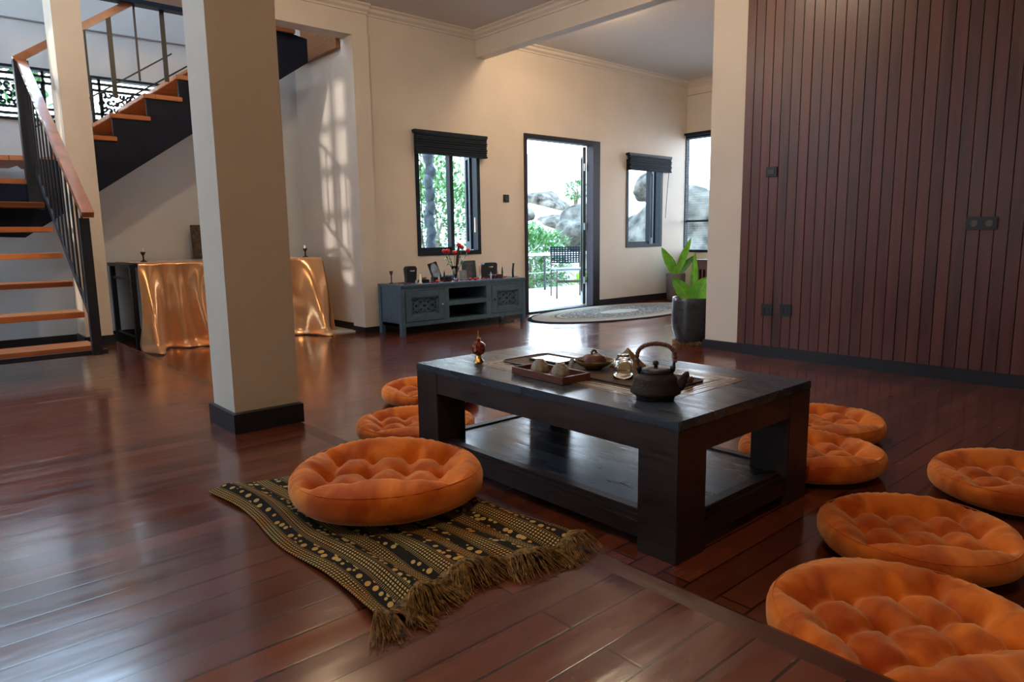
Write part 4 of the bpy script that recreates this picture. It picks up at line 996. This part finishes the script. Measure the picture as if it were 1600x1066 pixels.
# ------------------------------------------------------------------ oval rug by the door
def rug_mat():
    m, n, l, b = newmat('oval_rug_pattern')
    tc = n.new('ShaderNodeTexCoord'); mp = n.new('ShaderNodeMapping'); mp.inputs['Scale'].default_value = (1/1.4, 1/.66, 0); l.new(tc.outputs['Object'], mp.inputs[0])
    ln_ = n.new('ShaderNodeVectorMath'); ln_.operation = 'LENGTH'; l.new(mp.outputs[0], ln_.inputs[0])
    r = n.new('ShaderNodeValToRGB'); r.color_ramp.interpolation = 'CONSTANT'; e = r.color_ramp.elements
    cols = [(0, (.30, .28, .24)), (.22, (.13, .12, .11)), (.66, (.26, .23, .19)), (.70, (.08, .08, .09)), (.72, (.24, .19, .13)), (.78, (.27, .24, .20)), (.955, (.02, .025, .035))]
    e[0].position = 0; e[0].color = (*cols[0][1], 1); e[1].position = .22; e[1].color = (*cols[1][1], 1)
    for p, c in cols[2:]: x = e.new(p); x.color = (*c, 1)
    l.new(ln_.outputs['Value'], r.inputs[0])
    v = n.new('ShaderNodeTexVoronoi'); v.inputs['Scale'].default_value = 22; l.new(tc.outputs['Object'], v.inputs['Vector'])
    lt = n.new('ShaderNodeMath'); lt.operation = 'LESS_THAN'; lt.inputs[1].default_value = .30; l.new(v.outputs['Distance'], lt.inputs[0])
    inn = n.new('ShaderNodeMath'); inn.operation = 'LESS_THAN'; inn.inputs[1].default_value = .66; l.new(ln_.outputs['Value'], inn.inputs[0])
    mu = n.new('ShaderNodeMath'); mu.operation = 'MULTIPLY'; l.new(lt.outputs[0], mu.inputs[0]); l.new(inn.outputs[0], mu.inputs[1])
    mx = n.new('ShaderNodeMix'); mx.data_type = 'RGBA'; l.new(mu.outputs[0], mx.inputs[0]); l.new(r.outputs[0], mx.inputs[6]); mx.inputs[7].default_value = (.33, .31, .27, 1)
    l.new(mx.outputs[2], b.inputs['Base Color']); b.inputs['Roughness'].default_value = 1; b.inputs['Specular IOR Level'].default_value = 0
    return m
b = B(); bm = b.bm; N = 96; prof = [(0, .012), (.3, .012), (.6, .012), (.9, .012), (.985, .012), (1.0, .006), (1.0, 0)]
b.lathe([(r, z) for r, z in prof], n=N, squash=(1.4, .66))
o = b.build('oval_rug', rug_mat(), None, False); o.location = (6.50, 5.385, 0.0005); tag(o, 'oval grey and cream patterned rug with a dark rim inside the open door', 'rug')

# ------------------------------------------------------------------ planters and bench
def big_leaf(b, base, direc, L, w_, droop=.3, fold=.25, n=14, face=(-.6, -.7, .2)):
    d = Vector(direc).normalized(); s = d.cross(Vector(face)); s = s.normalized() if s.length > .05 else Vector((1, 0, 0)); nn = s.cross(d).normalized()
    rows = []
    for i in range(n+1):
        q = i/n; c = Vector(base)+d*L*q+Vector((0, 0, -droop*L*q*q)); wd = w_/2*(math.sin(PI*min(1, q*.94+.05))**.75)*(1-.25*q) if q < 1 else .0006
        wv_ = .004*math.sin(q*22)
        rows.append([b.bm.verts.new(c+s*wd*k+nn*(fold*wd*abs(k)*1.0+wv_*abs(k))) for k in (-1, -.5, 0, .5, 1)])
    for A, C in zip(rows, rows[1:]):
        for k in range(4): b.bm.faces.new([A[k], A[k+1], C[k+1], C[k]])
    return b
px_, py_ = 5.02, 3.36
t = thing('potted_plant', 'dark glazed planter with three broad bright green leaves beside the cream pillar', 'plant', (px_, py_, 0))
B().lathe([(0, .012), (.125, .012), (.15, .05), (.170, .13), (.176, .20), (.176, .28), (.172, .36), (.170, .395), (.165, .400), (.158, .397), (.155, .36), (0, .355)], n=56).build('planter', m_pot, t, True)
B().lathe([(0, .374), (.10, .378), (.1575, .372)], n=40).build('soil', m_soil, t)
b = B(); rnd = random.Random(6)
for k in range(420):
    a = rnd.uniform(0, 2*PI); r_ = rnd.uniform(.12, .150); z = rnd.uniform(.003, .03); a2 = a+rnd.uniform(.05, .16); r2_ = r_+rnd.uniform(-.01, .022)
    b.tube([(r_*math.cos(a), r_*math.sin(a), z), (r2_*1.03*math.cos((a+a2)/2), r2_*1.03*math.sin((a+a2)/2), z+.008), (r2_*math.cos(a2), r2_*math.sin(a2), max(.002, z-.01))], .0017, 3, cap=False)
b.build('coir_ring', m_coir, t)['kind'] = 'stuff'
rv = Vector((rt.x, rt.y, 0))
for k, (dr, L, w_, dp, off) in enumerate(((rv*-.55+Vector((0, 0, .75)), .27, .14, .05, -.02), (rv*.02+Vector((0, 0, 1)), .42, .075, .0, .0), (rv*.42+Vector((0, 0, .8)), .25, .19, .05, .015))):
    b = B(); base = Vector((off*rt.x, off*rt.y, .36)); big_leaf(b, base, dr, L, w_, dp)
    lf_ = b.build('leaf', m_leaf, t, True)
    B().tube([base-Vector((0, 0, .01)), base+dr.normalized()*L*.5, base+dr.normalized()*L*.9-Vector((0, 0, dp*L*.8))], [.006, .003, .001], 6).build('midrib', M('pale_green_rib', (.30, .55, .14), .4), lf_, True)
t = thing('potted_plant', 'green-leaved plant in a tall brown-grey pot in the far room corner', 'plant', (8.17, 5.76, 0))
B().lathe([(0, 0), (.10, 0), (.115, .02), (.13, .2), (.135, .38), (.12, .385), (.115, .34), (0, .335)], n=32).build('pot', m_potgrey, t, True)
B().lathe([(0, .35), (.118, .345)], n=24).build('soil', m_soil, t)
for k, (dx, L, w_) in enumerate(((-.55, .50, .15), (.35, .62, .12), (.9, .42, .12), (-.1, .34, .11))):
    b = B(); big_leaf(b, (0, 0, .34), rv*dx+Vector((0, .1*(k-1), 1)), L, w_, .08); b.build('leaf', m_leaf2 if k > 1 else m_leaf, t, True)
t = thing('slatted_bench', 'dark brown slatted wooden bench under the tall annex window', 'bench', (8.52, 4.66, 0))
m_bench = M('dark_red_brown_bench', (.075, .028, .022), .4, noise_s=12, noise_a=.3)
B().box(-.24, .24, -.92, .92, .53, .575, bev=.004).build('seat', m_bench, t); B().box(-.235, .235, -.9, .9, .44, .53).box(-.235, .235, -.9, .9, .02, .17).build('rails', m_bench, t)
for k in range(30): B().box(-.232, -.212, -.885+k*.06, -.885+k*.06+.03, .17, .44).build('slat', m_bench, t)
for sy in (-.9, .86): B().box(-.235, .235, sy, sy+.04, .17, .44).build('side', m_bench, t)
B().box(.20, .21, -.86, .86, .17, .44).build('back_board', m_darkin, t)
# small things on the floor
t = thing('table_power_cable', 'short loose cable lying on the floor under the cabinet', 'cable', (4.85, 5.62, 0))
B().tube([(-.10+.02*k, .03*math.sin(k*1.3), .006) for k in range(13)], .005, 6).build('cord', m_black, t, True); B().box(.13, .17, -.015, .015, .0, .02, bev=.004).build('plug', m_silver, t)

# ------------------------------------------------------------------ ceiling lamps
for k, (x, y_, z, pw) in enumerate(CEIL):
    lab = ['round ceiling lamp in the annex behind the board wall', 'round ceiling lamp above the raised floor', 'round ceiling lamp before the right cream pillar', 'round ceiling lamp between the front pillar and the stair recess', 'round ceiling lamp tucked behind the ceiling beam'][k]
    t = thing('ceiling_lamp', lab, 'lamp', (x, y_, ZC), 0, 'round ceiling lamps')
    B().lathe([(0, 0), (.09, 0), (.09, -.03), (.075, -.035), (0, -.035)], n=32).build('housing', m_ceiling, t, True)
    B().lathe([(0, -.036), (.07, -.036), (.06, -.045), (0, -.05)], n=32).build('diffuser', m_lampglass, t, True)
    lamp('lamp_light', 'POINT', (x, y_, ZC-.075), pw, (1, .78, .55) if k == 2 else WARM, .07)

# ------------------------------------------------------------------ outdoors
m_terr = M('pale_terrace_tile', (.55, .53, .52), .35, noise_s=4, noise_a=.08)
m_hill = M('bleached_gravel_slope', (.42, .37, .33), .95, noise_s=1.3, noise_a=.25, bump=.5, bump_s=6)
m_rock = M('grey_lichen_rock', (.10, .092, .078), .95, noise_s=3.2, noise_a=.85, bump=1.0, bump_s=5, spec=.1)
m_bush = M('light_green_foliage', (.07, .17, .045), .6, noise_s=3, noise_a=.45)
m_bushp = M('pink_white_blossom', (.65, .48, .45), .7)
m_grass = M('dry_green_ground', (.30, .34, .16), .95, noise_s=2, noise_a=.4)
struct('terrace_floor', B().box(3.0, 12.0, YW+.14, 8.9, -.12, .012), m_terr)
gb = B(); bm = gb.bm; NX, NY = 60, 40; g = []
for i in range(NX+1):
    row = []
    for j in range(NY+1):
        x = -2+44*i/NX; y_ = 8.9+36*(j/NY)**1.5 if True else 0
        z = -.35+max(0, (y_-10))*.22+max(0, x-14)*.02+.5*noise.noise(Vector((x*.25, y_*.25, 0)))*min(1, (y_-8.9)/4)
        row.append(bm.verts.new((x, y_, z)))
    g.append(row)
for i in range(NX):
    for j in range(NY): bm.faces.new([g[i][j], g[i+1][j], g[i+1][j+1], g[i][j+1]])
struct('ground_slope', gb, m_hill, smooth=True)
struct('ground_back', B().box(-6, 3.0, YD+.14, 8.9, -.6, -.33), m_hill)
gb = B(); gb.box(8.94, 42, -12, 8.9, -.6, -.35); struct('ground_side', gb, m_hill)
t = thing('terrace_railing', 'white top rail on thin posts along the terrace outside the door', 'railing', (8.0, 8.5, .012))
B().box(-4.5, 3.6, -.02, .02, .585, .635, bev=.003).build('top_rail', M('white_painted_rail', (.75, .75, .75), .4), t)
for k in range(6): B().box(-4.4+k*1.55, -4.37+k*1.55, -.012, .012, 0, .585).build('post', m_black, t)
B().tube([(-4.5, 0, .30), (3.6, 0, .30)], .005, 6).build('wire', m_silver, t)
# woven-back chair
ch = thing('woven_chair', 'thin-framed chair with a black strap-woven back on the terrace', 'chair', (7.52, 7.22, .012), math.radians(-35))
W2_, D2_ = .225, .25
m_cf = M('dark_bronze_chair_frame', (.06, .045, .025), .4)
for sx in (-1, 1):
    B().tube([(sx*W2_, D2_, 0), (sx*W2_, D2_-.01, .42), (sx*W2_, D2_+.03, .76)], .011, 8).build('rear_leg', m_cf, ch, True)
    B().tube([(sx*W2_, -D2_, 0), (sx*W2_, -D2_, .41)], .011, 8).build('front_leg', m_cf, ch, True)
    B().tube([(sx*W2_, -D2_, .25), (sx*W2_, D2_, .25)], .007, 6).build('side_stretcher', m_cf, ch, True)
B().box(-W2_, W2_, -.262, -.24, .235, .27).build('front_stretcher', m_cf, ch)
B().box(-W2_-.012, W2_+.012, -D2_-.01, D2_, .41, .435, bev=.004).build('seat', M('grey_woven_seat', (.16, .19, .23), .5), ch)
wb = B(); 
for k in range(11): x = -W2_+.012+k*(2*W2_-.024)/10; wb.box(x-.010, x+.010, .262, .270, .50, .755)
for k in range(8): z = .512+k*.0325; wb.box(-W2_-.012, W2_+.012, .256, .262, z-.0088, z+.0088)
wb.build('woven_back', m_frame, ch)
def rock(c, r, scl, seed, label, sub=4):
    o = B().sphere((0, 0, 0), r, sub, scl, .55, 1.1, seed)
    for v in o.bm.verts: v.co += v.co.normalized()*r*.10*noise.noise(v.co*(2.6/r)+Vector((seed, 0, 0)))
    o = o.build('boulder', m_rock, None, True); o.location = c; return tag(o, label, 'rock')
rock((14.35, 12.9, 1.12), .85, (1.05, 1.0, .68), 3, 'big overhanging grey boulder behind the woven chair outside')
rock((12.9, 14.2, 1.5), .27, (1.4, 1, .6), 5, 'small pale boulder left of the big overhanging one')
rock((16.15, 12.2, .75), .85, (1.1, 1, .75), 8, 'mossy boulder low in the small window view')
rock((16.2, 12.3, 2.2), .45, (1, 1, 1.1), 9, 'upright boulder standing on top of the mossy one')
rock((13.9, 9.7, .75), 1.35, (.9, 1.1, .95), 14, 'large cracked grey rock face outside the tall annex window')
rock((13.0, 5.8, .4), 1.05, (.9, 1.1, .9), 15, 'second grey rock outside the annex window')
rnd = random.Random(20)
for k, lab in enumerate(('low stone on the slope at the foot of the bushes', 'low stone on the slope past the chair', 'round stone high on the pale slope', 'flat stone high on the pale slope', 'little stone on the slope left of the boulder')):
    x, y_ = ((9.4, 11.0), (11.4, 9.9), (17.3, 17.0), (20.5, 21.0), (13.2, 15.0))[k]
    rock((x, y_, -.35+max(0, y_-10)*.22+.1), (.22, .25, .7, .9, .5)[k], (1.3, 1, .6), 30+k, lab, 3)
def foliage(b, c, r, n, L, seed, scl=(1, 1, 1)):
    rnd = random.Random(seed)
    for k in range(n):
        d = Vector((rnd.gauss(0, 1), rnd.gauss(0, 1), rnd.gauss(0, 1))).normalized(); q = rnd.uniform(.45, 1)**.5
        kk = 1+.35*noise.noise(d*2.2+Vector((seed, 0, 0)))
        p = Vector((c[0]+d.x*r*q*kk*scl[0], c[1]+d.y*r*q*kk*scl[1], c[2]+d.z*r*q*kk*scl[2]))
        leafquad(b, p, (d+Vector((rnd.uniform(-.8, .8), rnd.uniform(-.8, .8), rnd.uniform(-.6, .6)))), L*rnd.uniform(.7, 1.3), L*.5)
def bush(x, y_, z, r, scl, seed, label, n=1500, L=.11, name='bush', cat='bush', m=None, trunk=None):
    t = thing(name, label, cat, (x, y_, z))
    b = B(); foliage(b, (0, 0, r*scl[2]*.75 if trunk is None else trunk), r, n, L, seed, scl); b.build('foliage', m or m_bush, t)
    sb_ = B(); rnd = random.Random(seed)
    h0 = r*scl[2] if trunk is None else trunk
    for k in range(3 if trunk is None else 2): sb_.tube([(rnd.uniform(-.05, .05), 0, -.3), (rnd.uniform(-.12, .12), rnd.uniform(-.1, .1), h0*.5), (rnd.uniform(-r*.4, r*.4), rnd.uniform(-r*.3, r*.3), h0)], [.05, .035, .015], 7)
    sb_.build('stems' if trunk is None else 'trunk', M('grey_brown_bark', (.12, .09, .07), .9), t, True)
    return t
bush(9.0, 9.6, -.3, .85, (.9, .8, .95), 1, 'pale green bush behind the white rail left in the doorway', 2400)
bush(10.8, 11.3, -.1, .75, (1.0, .8, .9), 2, 'round green bush right of the doorway bush, before the boulder', 2200)
bush(10.3, 9.4, -.4, .28, (1, 1, 1.2), 4, 'small yellow-green plant behind the chair seat', 400, .16, m=M('yellow_green_leaf', (.35, .5, .08), .5))
bush(6.75, 9.7, -.2, .95, (1.1, .8, 1.45), 5, 'light green shrub filling the lower half of the window over the cabinet', 3200)
bush(8.5, 12.0, -.1, 1.0, (1, .8, 1.5), 6, 'light green shrub right in the view over the cabinet', 2400)
bush(9.3, 14.2, 0, 1.3, (1.3, .9, .9), 7, 'thin-leaved tree reaching into the upper part of the cabinet window', 1500, .13, 'tree', 'tree', trunk=3.1)
bush(17.8, 13.0, 1.2, .6, (1, .8, .9), 9, 'yellow-green bush left of the upright boulder', 900, .12, m=M('autumn_leaf', (.5, .4, .07), .6))
bush(.2, 9.6, -.3, 1.3, (1.5, .6, 1.6), 22, 'tall bright green hedge behind the carved window left of the stair pillar', 2600, .16, 'hedge', 'hedge')
bush(17.0, 16.0, 2.2, .35, (1.2, 1, .8), 10, 'small grey-green shrub high on the pale slope', 300, .12)
t = thing('stone_post', 'weathered stone post right outside the window over the cabinet', 'post', (4.95, 7.10, .012))
b = B()
for k in range(14): b.sphere((.012*math.sin(k*2.4), 0, .08+k*.15), .062, 2, (1, 1, 1.9), .45, 2.3, k)
b.build('stacked_stones', M('blue_grey_weathered_stone', (.06, .075, .09), .9, noise_s=14, noise_a=.6), t, True)
